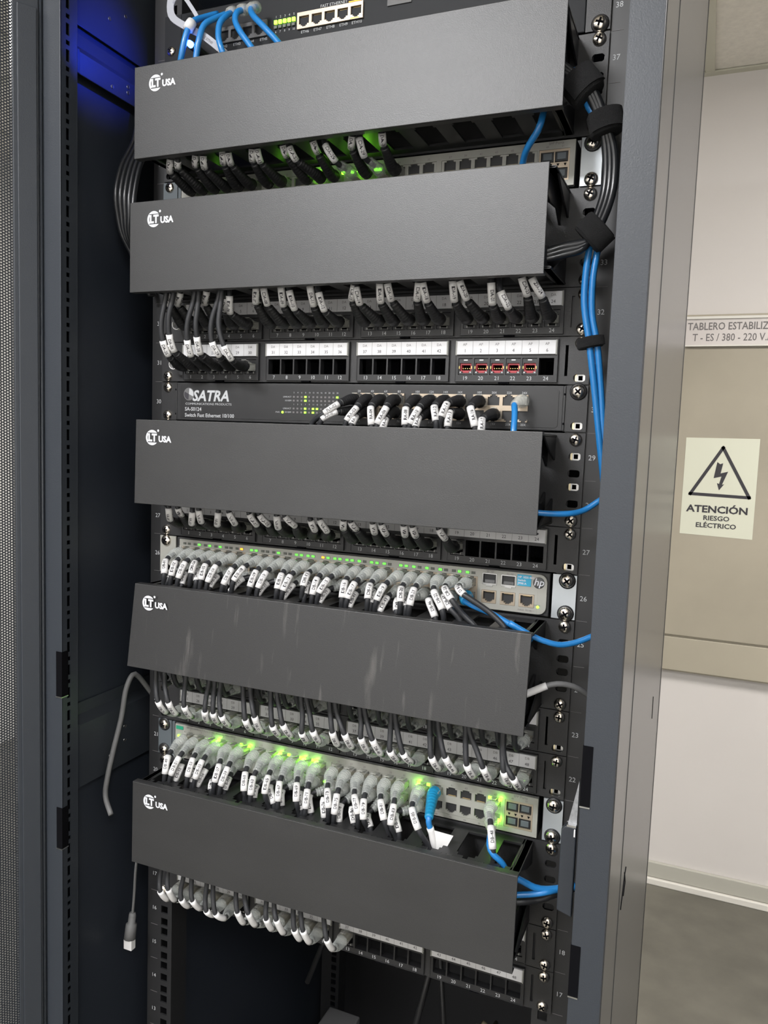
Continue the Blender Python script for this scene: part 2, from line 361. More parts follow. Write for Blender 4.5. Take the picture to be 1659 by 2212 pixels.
# ================= PATCH PANELS =================
G0=[-.1998,-.0912,.0168,.1230]
def jack_mesh(red):
    b=MB(); m='plastic_black'
    b.plate(-.0068,.0068,-.0075,.0075,-.0005,.010,[(-.0058,.0058,-.0045,.0035),(-.0034,.0034,-.006,-.0045)],m)
    b.box(-.0058,.0058,.009,.0095,-.0045,.0035,'hole_black')
    if red:
        b.plate(-.0057,.0057,-.0059,.0034,.0012,.008,[(-.0045,.0045,-.0035,.0018)],'jack_red')
        for k in range(4): b.box(-.0035+.0022*k,-.0027+.0022*k,.002,.008,-.002,-.0012,'gold_pin')
        for s_ in (-1,1): b.box(s_*.0058,s_*.0042,-.0008,.0005,-.006,-.0048,'print_white'); b.box(s_*.0066,s_*.0058,-.0008,.0005,-.002,.0005,'gold_pin')
        b.box(-.002,.002,-.0008,.0002,.0058,.0068,'label_paper')
    else:
        for s_ in (-1,1): b.box(s_*.0040,s_*.0030,-.0009,.0002,-.0072,-.0052,'plug_clear')
    return b.mesh('jack')
JB,JR=jack_mesh(0),jack_mesh(1)
def patch_panel(n,label,dx,texts,filled,red=(),loaded=(1,24),screws=((1,'u'),(1,'l'),(-1,'u'),(-1,'l')),kind='DA',big=1.0,group=None):
    z0=(n-1)*U; z1=z0+U
    t=thing('patch_bay',label,'patch panel',(0,0,z0),'rack patch panels')
    b=MB(); wins=[(g-.0075+dx,g+5*.01575+.0080+dx,z0+.0062,z1-.0155) for g in G0]
    b.plate(-.2413,.2413,z0+.0004,z1-.0004,-.003,-.001,slots(n,'lu')+wins+[(.2185+dx,.2212+dx,z0+.008,z1-.008)],'panel_black'); b.build('face_plate',t,bevel=.0004)
    for gi,g in enumerate(G0):
        x0=g-.0105+dx; x1=g+5*.01575+.0105+dx
        holes=[(g+k*.01575-.0071+dx,g+k*.01575+.0071+dx,z0+.0085,z0+.0245) for k in range(6)]
        b=MB(); b.plate(x0,x1,z0+.002,z1-.0025,-.0055,.003,holes,'plastic_black')
        b.plate(x0,x1,z0+.002,z1-.0025,-.0061,-.0055,[(x0+.0007,x1-.0007,z0+.0027,z1-.0032)],'plastic_black')
        b.box((x0+x1)/2-.006,(x0+x1)/2+.004,-.0058,-.003,z0+.0003,z0+.002,'hole_black')
        for k in range(6):
            b.text(str(gi*6+k+1),g+k*.01575+dx,z0+.0036,-.0058,.0052,'print_white')
            if (gi*6+k+1) not in filled and (gi*6+k+1) not in red: b.box(g+k*.01575-.0071+dx,g+k*.01575+.0071+dx,.03,.031,z0+.0085,z0+.0245,'hole_black')
        pf=b.build('port_frame',t)
        for k in range(6):
            q=gi*6+k+1
            if q in filled or q in red:
                o=bpy.data.objects.new('jack',JR if q in red else JB); COL.objects.link(o); setp(o,pf); o.location=(g+k*.01575+dx,-.004,z0+.0165)
                if q in red: o['label']='red jack'
        b=MB(); b.box(x0+.002,x1-.002,-.0078,-.0058,z1-.0165,z1-.0038,'label_paper')
        for k in range(7):
            xx=x0+.002+(x1-x0-.004)*k/6
            b.box(xx-.00012,xx+.00012,-.0079,-.0078,z1-.0165,z1-.0038,'ink_grey')
        for k in range(6):
            a,c_=texts(gi*6+k+1)
            xx=x0+.002+(x1-x0-.004)*(k+.5)/6
            b.text(a,xx,z1-.0082,-.00795,.0035,'ink_grey'); b.text(c_,xx,z1-.0145,-.00795,.0044,'ink')
        for s_ in (x0+.0014,x1-.0014): b.box(s_-.0006,s_+.0006,-.0082,-.0058,z1-.017,z1-.0035,'plug_clear')
        b.build('label_strip',t)
    for sd,h in screws: screw(t,sd,n,h,big=big)
    return t
def num(pfx,o): return lambda q:(pfx,str(q+o))
patch_panel(32,'fully filled black patch panel right under the second cover',.0032,num('DA',0),range(1,25),screws=((1,'l'),(1,'u'),(-1,'u'),(-1,'l')))
patch_panel(31,'black patch panel with empty ports and five red jacks at its right',0,lambda q:('DA',str(q+24)) if q<19 else ('AP',str(q-18)),range(1,7),red=range(19,24),screws=((1,'u'),(-1,'l'),(-1,'u')))
patch_panel(27,'black patch panel under the third cover with its last five ports empty',0,num('',0),range(1,20),screws=((1,'u'),(-1,'l'),(-1,'u')))
patch_panel(23,'black patch panel almost hidden behind the scratched fourth cover',.0015,num('DB',0),range(1,25),screws=((1,'u'),))
patch_panel(22,'patch panel labelled up to 48 just above the lower grey switch',.0025,num('DB',24),range(1,25),screws=((1,'u'),(-1,'u')))
patch_panel(18,'patch panel behind the lowest cover, only its right ear showing',.0012,num('DC',0),range(1,25))
patch_panel(17,'lowest black patch panel with empty right ports below the bottom cover',.0015,num('',24),range(1,14),screws=((1,'u'),(1,'l'),(-1,'u'),(-1,'l')))
# ================= SWITCHES =================
def eport(b,x,z,y,up,m='port_metal',w=.0058,h=.0040):
    """holes of one RJ45 opening, latch notch up or down"""
    s_=1 if up else -1
    return [(x-w,x+w,z-h,z+h),(x-.0036,x+.0036,*sorted((z+s_*h,z+s_*(h+.0014)))),(x-.002,x+.002,*sorted((z+s_*(h+.0014),z+s_*(h+.0025))))]
def port_block(par,x0,x1,z0,z1,cols,rows,y,m='port_metal',pins=True,nm='port_block'):
    b=MB(); holes=[]
    for x in cols:
        for z,up in rows: holes+=eport(b,x,z,y,up)
    b.plate(x0,x1,z0,z1,y,y+.011,holes,m); b.box(x0+.0005,x1-.0005,y+.011,y+.012,z0+.0005,z1-.0005,'hole_black')
    if pins:
        for x in cols:
            for z,up in rows:
                zz=z-(.0034 if up else -.0034)
                b.box(x-.004,x+.004,y+.002,y+.009,zz-.0002,zz+.0002,'gold_pin')
    return b.build(nm,par)
def bracket(par,sd,n,m,xi=.2225,label='light metal rack ear'):
    z0=(n-1)*U
    b=MB(); u0,u1=mirror(sd,xi,.2413)
    b.plate(u0,u1,z0+.001,z0+U-.001,-.0032,-.001,slots(n,'lu'),m); o=b.build('rack_ear',par,bevel=.0008); o['label']=label
def grey_switch(n,label,dx,leds,row_tail):
    """48-port switch with SFP cage at right"""
    z0=(n-1)*U; z1=z0+U
    t=thing('network_switch',label,'network switch',(0,0,z0),'rack network switches')
    b=MB(); b.box(-.2170,.2180,-.003,.26,z0+.0010,z1-.0010,'panel_black'); b.build('chassis',t,bevel=.001)
    b=MB(); x0,x1=-.2150,.2175; wins=[]
    GC=[[-.1935,-.0965,.0005,.0985][g]+dx for g in range(4)]
    for g in GC: wins.append((g-.0085,g+5*.0152+.0085,z0+.0065,z1-.0092))
    wins.append((.1845,.2128,z0+.0070,z1-.0092))
    b.plate(x0,x1,z0+.0022,z1-.0022,-.0055,-.002,wins,'face_grey')
    for k in range(24):
        x=GC[k//6]+.0152*(k%6)
        b.text(str(2*k+1),x,z1-.0078,-.0057,.0030,'ink_grey'); b.text(str(2*k+2),x,z0+.0032,-.0057,.0026,'ink_grey')
    b.text('SFP Ports',.200,z1-.0052,-.0057,.0036,'ink_grey'); b.text('10/100/1000Base-T Ports (1-48) - Ports are Auto-MDIX',-.165,z1-.0052,-.0057,.0030,'ink_grey')
    b.text('49',.192,z1-.0080,-.0057,.0026,'ink_grey'); b.text('51',.206,z1-.0080,-.0057,.0026,'ink_grey')
    b.build('face_plate',t,bevel=.0005)
    for gi,g in enumerate(GC):
        cols=[g+.0152*k for k in range(6)]
        port_block(t,g-.0083,g+5*.0152+.0083,z0+.0067,z1-.0094,cols,[(z0+.0295,True),(z0+.0145,False)],-.0052,'face_grey')
    b=MB(); b.plate(.1847,.2126,z0+.0072,z1-.0094,-.0052,.008,[(.1862,.1982,z0+.0235,z1-.0115),(.1992,.2112,z0+.0235,z1-.0115),(.1862,.1982,z0+.0088,z0+.0185),(.1992,.2112,z0+.0088,z0+.0185)],'port_metal')
    for k in range(4):
        xx=.188+.0065*k
        b.prism([(xx,z0+.0222),(xx+.0026,z0+.0222),(xx+.0013,z0+.0198)],-.0056,-.0050,'hole_black'); 
    b.build('sfp_cage',t)
    for (xa,za) in ((.1922,z0+.0290),(.2052,z0+.0290),(.1922,z0+.0137),(.2052,z0+.0137)):
        b=MB(); b.box(xa-.0055,xa+.0055,-.0045,.006,za-.0046,za+.0046,'plastic_black'); b.box(xa-.004,xa+.004,-.0052,-.0045,za-.003,za+.003,'slate_grey'); b.build('sfp_plug',t,bevel=.0004)
    for k in leds:
        col,side,row=k; x=GC[(col-1)//6]+.0152*((col-1)%6)
        b=MB(); xx=x+(-.0052 if side==0 else .0052); zz=z1-.0108 if row==0 else z0+.0125
        b.box(xx-.0017,xx+.0017,-.0066,-.005,zz-.0015,zz+.0012,'led_green'); sl=b.build('status_light',t)
        if (col,side) in ((4,0),(6,1),(9,0),(11,0),(12,0),(19,0),(24,1),(14,0)):
            ld=bpy.data.lights.new('glow','POINT'); ld.energy=.006; ld.color=(.30,1,.05); ld.shadow_soft_size=.002; lo=bpy.data.objects.new('glow',ld); COL.objects.link(lo); setp(lo,sl); lo.location=(xx,-.0095,zz)
    bracket(t,1,n,'bracket_silver')
    b=MB(); b.box(-.2212,-.2174,-.0035,.006,z0+.001,z1-.001,'slate_grey'); b.plate(-.2413,-.2222,z0+.001,z1-.001,-.0032,-.001,slots(n,'lu'),'slate_grey'); b.build('rack_ear',t,bevel=.0005)
    return t
s21=grey_switch(21,'grey switch with glowing green port lights just above the lowest cover',0,[(4,0,0),(6,0,0),(6,1,0),(9,0,0),(9,1,0),(10,1,0),(11,0,0),(11,1,0),(12,0,0),(19,0,0),(19,1,0),(24,0,0),(24,1,0),(24,1,1),(12,1,1)],0)
b=MB(); b.box(-.2135,-.2035,-.0062,-.0056,20*U+.0365,20*U+.0405,'green_badge'); b.build('badge',s21)
b=MB(); b.box(-.2110,-.2085,-.0068,-.005,20*U+.0272,20*U+.0295,'led_green'); b.build('status_light',s21)
for sd,h in ((1,'u'),(1,'l')): screw(s21,sd,21,h,washer=True,big=1.12)
for h in 'ul': screw(s21,-1,21,h,washer=True,big=1.05)
s35=grey_switch(35,'light grey switch showing between the first and second covers',0,[(3,0,0),(3,1,0),(7,1,0),(11,0,0),(11,1,0),(12,1,0),(13,0,0),(14,0,0),(14,1,0),(15,0,0),(15,1,0),(8,0,0)],0)
screw(s35,1,35,'u',washer=True,big=1.0); screw(s35,1,35,'l',big=1.1); screw(s35,-1,35,'l'); screw(s35,-1,35,'u')
# --- switch with logo plate (U26)
z0=25*U; z1=26*U
t=thing('network_switch','beige-faced switch with a round logo badge and a blue sticker','network switch',(0,0,z0),'rack network switches')
b=MB(); b.box(-.2175,.2165,-.003,.30,z0+.001,z1-.001,'panel_black'); b.build('chassis',t,bevel=.001)
b=MB()
def rr(x0,x1,za,zb,r,right_only=True,n=6):
    p=[(x0,za)]
    for cx,cz,a0 in ((x1-r,za+r,-90),(x1-r,zb-r,0)):
        for k in range(n+1): a=math.radians(a0+90*k/n); p.append((cx+r*math.cos(a),cz+r*math.sin(a)))
    p.append((x0,zb)); return p
CH=[-.2015,-.1115,-.0225,.067]
wins=[(g-.0078,g+5*.0142+.0078,z0+.007,z1-.0108) for g in CH]
XQ=.1435
p2=[(.1502,.1652,z0+.0265,z0+.0385),(.1690,.1840,z0+.0265,z0+.0385),(.1502,.1652,z0+.0085,z0+.0215),(.1690,.1840,z0+.0085,z0+.0215),(.1875,.2025,z0+.0085,z0+.0215)]
b.plate(-.2120,.2055,z0+.0028,z1-.0028,-.0055,-.002,wins+p2,'face_grey'); b.prism(rr(.2054,.2142,z0+.0028,z1-.0028,.0075),-.0055,-.002,'face_grey')
b.build('face_plate',t,bevel=.0003)
for g in CH: port_block(t,g-.0076,g+5*.0142+.0076,z0+.0072,z1-.0110,[g+.0142*k for k in range(6)],[(z0+.0280,True),(z0+.0140,False)],-.0052)
for i,w in enumerate(p2):
    cx=(w[0]+w[1])/2; cz=(w[2]+w[3])/2
    if i<2:
        b=MB(); b.plate(w[0]+.0002,w[1]-.0002,w[2]+.0002,w[3]-.0002,-.0058,.006,[(cx-.0064,cx+.0064,cz-.0040,cz+.0048)],'steel'); b.box(cx-.0064,cx+.0064,.004,.005,cz-.004,cz+.0048,'hole_black'); b.box(cx-.005,cx+.005,-.004,.003,cz-.0038,cz-.001,'dim_grey'); b.box(cx-.0034,cx+.0034,-.0062,-.005,w[2]-.0012,w[2]+.0004,'steel'); b.build('sfp_slot',t)
    else: port_block(t,w[0]+.0002,w[1]-.0002,w[2]+.0002,w[3]-.0002,[cx],[(cz+.0010,False)],-.0060,nm='ethernet_port')
b=MB(); b.box(.1852,.1988,-.0062,-.0056,z0+.0292,z0+.0400,'hp_cyan')
for k,s_ in enumerate(('HP 1820-48G','Switch','J9981A')): b.text(s_,.1860,z0+.0368-.0031*k,-.0064,.0029,'brand_white','L',bold=.02)
b.build('sticker',t)
b=MB(); cx,cz=.2062,z0+.0335; b.lathe((cx,-.0054,cz),[(.0056,0),(.0056,.0004),(.0001,.0004)],'dim_grey',n=28); b.text('hp',cx+.0002,cz-.0026,-.0060,.0100,'brand_white',bold=.01,shear=.22); b.build('logo_badge',t)
for s_,x_,z_,q_ in (('Console',.205,z0+.0110,.0022),('Default: 192.168.1.1',.195,z0+.0050,.0020),('49   50',.158,z1-.0058,.0024),('51   52',.178,z1-.0058,.0024),('SFP Ports',.158,z1-.0040,.0020)):
    b=MB(); b.text(s_,x_,z_,-.0057,q_,'ink_grey'); b.build('lettering',t)
b=MB(); b.lathe((.2062,-.0054,z0+.0100),[(.0014,0),(.0013,.0006),(.0001,.0008)],'led_green',n=12); b.build('power_light',t)
LEDS='oo og og og oo oa gg oo og oo gg gg ag gg gg go gg go gg go go go og go ag gg'.split()
for k in range(24):
    x=CH[k//6]+.0142*(k%6); b=MB(); st=LEDS[k]
    for s_,ch in zip((-1,1),st):
        xx=x+s_*.0030; b.box(xx-.0022,xx+.0022,-.0057,-.0050,z1-.0088,z1-.0060,'ink_grey'); b.box(xx-.0016,xx+.0016,-.0062,-.0056,z1-.0084,z1-.0064,{'o':'led_off','g':'led_dot','a':'led_orange'}[ch])
    b.build('port_light',t)
bracket(t,1,26,'bracket_silver',.2190); bracket(t,-1,26,'face_grey',.2190)
for sd,h,w in ((1,'u',1),(1,'l',1),(-1,'u',0)): screw(t,sd,26,h,washer=bool(w),big=1.15)
# --- black 24-port switch (U30)
z0=29*U; z1=30*U
t=thing('network_switch','black switch with a large white printed logo at its left end','network switch',(0,0,z0),'rack network switches')
b=MB(); b.box(-.2195,.2195,-.004,.2,z0+.0010,z1-.0010,'panel_black'); b.build('chassis',t,bevel=.001)
b=MB(); b.prism([(-.2135,z0+.004),(.2130,z0+.004),(.2150,z0+.006),(.2150,z1-.006),(.2130,z1-.004),(-.2135,z1-.004)],-.0046,-.0038,'rail_black')
blk=[(.0045,.0605),(.0685,.1245),(.1325,.1865)]
b.build('face_inset',t)
PS=[.0102,.0742,.1382]
for (x0,x1),p0 in zip(blk,PS):
    port_block(t,x0,x1,z0+.0085,z0+.0342,[p0+.0148*k for k in range(4)],[(z0+.0280,True),(z0+.0150,False)],-.0062)
b=MB()
b.text('SATRA',-.1975,z0+.0232,-.0048,.0165,'print_white','L',bold=.03,shear=.22,sx=.98)
b.text('COMMUNICATIONS PRODUCTS',-.2068,z0+.0185,-.0048,.0034,'print_white','L',sx=1.25)
b.text('SA-S0124',-.2075,z0+.0118,-.0048,.0058,'print_white','L',bold=.015)
b.text('Switch Fast Ethernet 10/100',-.2075,z0+.0050,-.0048,.0058,'print_white','L',bold=.015)
cx,cz,r=-.2020,z0+.0305,.0072
n_=24
b.add([(cx+r*math.cos(2*math.pi*k/n_),-.0049,cz+r*math.sin(2*math.pi*k/n_)) for k in range(n_)],[tuple(range(n_))],'dim_grey')
for a0 in (-25,155):
    b.add([(cx,-.0050,cz)]+[(cx+.88*r*math.cos(math.radians(a0+110*k/8)),-.0050,cz+.88*r*math.sin(math.radians(a0+110*k/8))) for k in range(9)],[tuple(range(10))],'print_white' if a0<0 else 'ink')
for k in range(12):
    x=-.0665+.0047*k
    b.text(str(2*k+2),x,z0+.0330,-.0048,.0022,'print_white'); b.text(str(2*k+1),x,z0+.0205,-.0048,.0022,'print_white')
for s_,zz in (('LINK/ACT',.0292),('10/100M',.0252),('LINK/ACT',.0168),('10/100M',.0128)): b.text(s_,-.0695,z0+zz-.0008,-.0048,.0023,'print_white','R')
b.text('PWR',-.0835,z0+.0118,-.0048,.0024,'print_white','R')
for bi,p0 in enumerate(PS):
    for k in range(4):
        b.text('%dX'%(8*bi+2*k+2),p0+.0148*k,z0+.0352,-.0048,.0030,'print_white'); b.text('%dX'%(8*bi+2*k+1),p0+.0148*k,z0+.0050,-.0048,.0030,'print_white')
b.build('lettering',t)
on={(3,0),(11,0),(3,1),(3,2),(5,2),(6,2),(3,3),(5,3),(4,0)}
for k in range(12):
    for r_,zz in enumerate((.0292,.0252,.0168,.0128)):
        x=-.0665+.0047*k; g=(k,r_) in on
        b=MB(); b.box(x-.0011,x+.0011,-.0054 if g else -.0049,-.0045,z0+zz-.0009,z0+zz+.0009,'led_green' if g and (k,r_)!=(4,0) else 'ink_grey'); b.build('indicator_light',t)
b=MB(); b.lathe((-.0800,-.0046,z0+.0126),[(.0013,0),(.0012,.0006),(.0001,.0008)],'led_green',n=10); b.build('power_light',t)
for sd in (-1,1):
    b=MB(); b.plate(*mirror(sd,.2198,.2413),z0+.001,z1-.001,-.0032,-.001,slots(30,'lu'),'panel_black'); b.box(*mirror(sd,.2190,.2212),-.0045,-.003,z0+.0015,z1-.0015,'panel_black')
    for zz in (z0+.008,z1-.009): b.box(*mirror(sd,.2195,.2212),-.0048,-.004,zz-.001,zz+.001,'hole_black')
    b.build('rack_ear',t,bevel=.0005)
screw(t,1,30,'u',washer=True,big=1.15); screw(t,-1,30,'u'); screw(t,-1,30,'l')
# --- firewall on top (U38)
z0=37*U; z1=38*U
t=thing('network_switch','topmost black router with five green lights beside five open ports','network switch',(0,0,z0),'rack network switches')
b=MB(); b.box(-.2195,.2195,-.004,.25,z0+.001,z1+U-.001,'router_black'); b.build('chassis',t,bevel=.001)
port_block(t,-.0730,.0010,1.6925,1.7085,[-.0650+.0146*k for k in range(5)],[(1.7008,False)],-.0062)
b=MB()
for k in range(5): b.text('ETH%d'%(k+6),-.0645+.0146*k,1.6885,-.0046,.0040,'print_white')
b.text('FAST ETHERNET',-.032,1.7100,-.0046,.0042,'print_white')
for k in range(5):
    b.text(str(k+1),-.0990+.0053*k,1.7082,-.0046,.0032,'print_white'); b.text(str(k+6),-.0990+.0053*k,1.6935,-.0046,.0032,'print_white')
for k in range(4): b.text('ETH%d'%(k+2),-.163+.0165*k,1.6885,-.0046,.0040,'print_white')
b.build('lettering',t)
for k in range(5):
    for zz,hh in ((1.7040,.0018),(1.6990,.0014)):
        b=MB(); x=-.0990+.0053*k; b.box(x-.0017,x+.0017,-.0056,-.004,zz-hh,zz+hh,'led_green' if hh>.0015 else 'led_off'); b.build('port_light',t)
b=MB(); b.box(-.0145,-.001,-.0066,-.006,1.7090,1.7096,'led_orange'); b.box(-.0125,-.003,-.0066,-.006,1.6932,1.6937,'led_orange'); b.build('orange_trim',t)
b=MB(); b.box(.0265,.0520,-.0052,-.004,1.6990,1.7200,'dim_grey'); b.build('display',t,bevel=.0004)
b=MB(); b.plate(-.1080-.062,-.1090,1.6925,1.7085,-.0062,.002,sum([eport(None,-.162+.0146*k,1.7008,0,False) for k in range(4)],[]),'dim_grey'); b.build('port_block',t)
for sd in (-1,1):
    b=MB(); b.plate(*mirror(sd,.2198,.2413),z0+.001,z1+U-.001,-.0032,-.001,slots(38,'l')+slots(39,'l'),'router_black' if sd<0 else 'panel_black'); b.build('rack_ear',t,bevel=.0005)
screw(t,1,38,'l',washer=True,big=1.2); screw(t,-1,38,'l'); screw(t,-1,39,'l',big=.9)
LP=(-0.1728,-0.0480,1.6732)
LED=thing('blue_lamp','tiny bright blue lamp glowing behind the blue cables at the top left','light',(-.150,-.030,1.672))
b=MB(); b.lathe(LP,[(.0034,0),(.0031,.004),(.0012,.006)],'led_blue',n=12,ax=(0,-1,0)); b.tube([(LP[0],-.004,LP[2]),LP],.0042,'plastic_black'); b.build('bulb',LED)
ld=bpy.data.lights.new('glow','SPOT'); ld.energy=1.1; ld.color=(.01,.05,1); ld.shadow_soft_size=.003; ld.spot_size=1.5; ld.spot_blend=.9; lo=bpy.data.objects.new('glow',ld); COL.objects.link(lo); setp(lo,LED); lo.location=(-.186,-.051,1.677); lo.rotation_euler=Vector((-.100,-.004,.006)).to_track_quat('-Z','Y').to_euler()
# ================= CABLE MANAGERS =================
def logo(b,x,z,y,m='brand_white'):
    r=.0080; cx,cz=x+.008,z
    def arc(a0,a1,ri,ro,n=14):
        vs=[];fs=[]
        for k in range(n+1):
            a=math.radians(a0+(a1-a0)*k/n)
            for rr_ in (ri,ro): vs.append((cx+rr_*math.cos(a),y,cz+rr_*math.sin(a)))
        for k in range(n): fs.append((2*k,2*k+1,2*k+3,2*k+2))
        b.add(vs,fs,m)
    def cap(a0,a1): 
        b.add([(cx+r*math.cos(math.radians(a0+(a1-a0)*k/12)),y,cz+r*math.sin(math.radians(a0+(a1-a0)*k/12))) for k in range(13)],[tuple(range(13))],m)
    cap(40,140); cap(220,320); arc(140,220,r*.72,r)
    b.text('LT',cx-.0050,cz-.0036,y-.00005,.0108,m,'L',bold=.05,sx=.92)
    b.add([(cx+.0078+.0013*math.cos(k),y,cz+.0074+.0013*math.sin(k)) for k in [i*math.pi/4 for i in range(8)]],[tuple(range(8))],m)
    b.text('USA',cx+.0082,cz-.0042,y,.0086,m,'L',bold=.045)
def manager(n,label,top,bot,scr,scratch=False,xw=(-.2165,.2165)):
    z0=(n-1)*U; z1=z0+2*U
    t=thing('cable_manager',label,'cable manager',(0,0,z0),'horizontal cable managers')
    b=MB(); b.plate(-.2413,.2413,z0+.0004,z1-.0004,-.0028,-.001,slots(n,'lmu')+slots(n+1,'lmu'),'panel_black'); b.build('back_plate',t,bevel=.0004)
    for z,nm in ((z1-.0045,'upper_fingers'),(z0+.0025,'lower_fingers')):
        holes=[]
        for k in range(12):
            xc=-.1980+.036*k
            holes+= [(xc-.0105,xc+.0105,-.056,-.014),(xc-.0085,xc+.0085,-.0605,-.0555),(xc-.0024,xc+.0024,-.0752,-.0600)]
        b=MB(); b.plate(-.2140,.2140,-.0745,-.003,z,z+.002,holes,'plastic_black',F=lambda u,v,w:(u,v,w))
        for k in range(11):
            xc=-.180+.036*k
            for j in (-1,0,1): b.box(xc+j*.0055-.0011,xc+j*.0055+.0011,-.0705,-.0655,z+.002,z+.0032,'plastic_black')
        b.build(nm,t,bevel=.0004)
    for sd in (-1,1):
        for up in (0,1):
            za=z1-.0025 if up else z0+.0025; s_=-1 if up else 1
            b=MB(); x0,x1=mirror(sd,.2050,.2075)
            b.prism([(-.003,za),(-.0745,za),(-.0745,za+s_*.020),(-.055,za+s_*.024),(-.022,za+s_*.020),(-.003,za+s_*.030)],x0,x1,'plastic_black',F=lambda u,v,w:(w,u,v))
            xa,xb=mirror(sd,.2075,.2225)
            b.box(*mirror(sd,.2075,.2150),-.0745,-.003,za,za+s_*.002,'plastic_black')
            b.prism([(-.003,za+s_*.002),(-.06,za+s_*.002),(-.03,za+s_*.016),(-.003,za+s_*.024)],*mirror(sd,.2125,.2145),'plastic_black',F=lambda u,v,w:(w,u,v))
            b.build('end_bracket',t,bevel=.0006)
    dt,zt=top; db,zb=bot; H=zt-zb
    b=MB()
    def CF(u,v,w): f=v/H; return (u,-(db+(dt-db)*f)-w,zb+v)
    x0,x1=xw
    for (ua,ub,va,vb,wa,wb) in ((x0,x1,0,H,0,.0016),(x0,x1,H-.0014,H,-.007,0),(x0,x1,0,.0014,-.007,0)):
        b.add([CF(u,v,w) for u in (ua,ub) for w in (wa,wb) for v in (va,vb)],[(0,1,3,2),(4,6,7,5),(0,4,5,1),(2,3,7,6),(0,2,6,4),(1,5,7,3)],'scratched' if scratch else 'cover_paint')
    b.build('cover',t,bevel=.0005)
    b=MB(); yl=-dt-.0019
    logo(b,-.2000,zt-.0185,yl-(db-dt)*.36); b.build('logo',t)
    for sd,nn,h in scr: screw(t,sd,nn,h,big=1.05)
    return t
# scratched paint
m=mat('scratched',(.020,.020,.0205),.43,spec=.6,bump=(1500,.18)); nt=m.node_tree; n=nt.nodes; l=nt.links; bs=n['Principled BSDF']
tc=n.new('ShaderNodeTexCoord'); mx=None; fac=None
for (rot,sc,th) in ((.45,(70,1,9),.67),(-.25,(40,1,7),.69),(1.3,(60,1,6),.70)):
    mp=n.new('ShaderNodeMapping'); mp.inputs['Rotation'].default_value=(0,rot,0); mp.inputs['Scale'].default_value=sc; l.new(tc.outputs['Object'],mp.inputs[0])
    no=n.new('ShaderNodeTexNoise'); no.inputs['Scale'].default_value=1.6; no.inputs['Detail'].default_value=4; l.new(mp.outputs[0],no.inputs[0])
    mr=n.new('ShaderNodeMapRange'); mr.inputs['From Min'].default_value=th-.045; mr.inputs['From Max'].default_value=th+.06; mr.inputs['To Max'].default_value=.32; l.new(no.outputs['Fac'],mr.inputs[0])
    if fac is None: fac=mr.outputs[0]
    else:
        ma=n.new('ShaderNodeMath'); ma.operation='MAXIMUM'; l.new(fac,ma.inputs[0]); l.new(mr.outputs[0],ma.inputs[1]); fac=ma.outputs[0]
mc=n.new('ShaderNodeMix'); mc.data_type='RGBA'; mc.inputs['A'].default_value=(.020,.020,.0205,1); mc.inputs['B'].default_value=(.16,.15,.14,1); l.new(fac,mc.inputs['Factor']); l.new(mc.outputs['Result'],bs.inputs['Base Color'])
manager(36,'topmost cable manager with plain dark grey cover',(.078,37*U-.001),(.078,35*U-.002),((1,37,'u'),(1,36,'l'),(-1,37,'u')),xw=(-.2185,.2180))
manager(33,'second cable manager from the top, thick black cables leaving its right end',(.079,34*U-.001),(.079,32*U-.003),((1,34,'u'),(1,33,'l'),(-1,34,'u')),xw=(-.2225,.2100))
manager(28,'third cable manager from the top, grey cover right under the black branded switch',(.078,29*U-.001),(.080,27*U-.001),((1,29,'u'),(1,28,'l'),(-1,29,'u')),xw=(-.2140,.2165))
manager(24,'fourth cable manager from the top, its cover scuffed with pale scratches',(.078,25*U+.001),(.090,23*U+.0015),((1,25,'u'),(1,24,'l'),(-1,24,'l')),scratch=True,xw=(-.2140,.2165))
manager(19,'lowest cable manager, its finger comb seen from above behind the dark cover',(.078,20*U+.001),(.079,18*U-.003),((1,20,'u'),(1,19,'l'),(-1,20,'u')),xw=(-.2155,.2160))
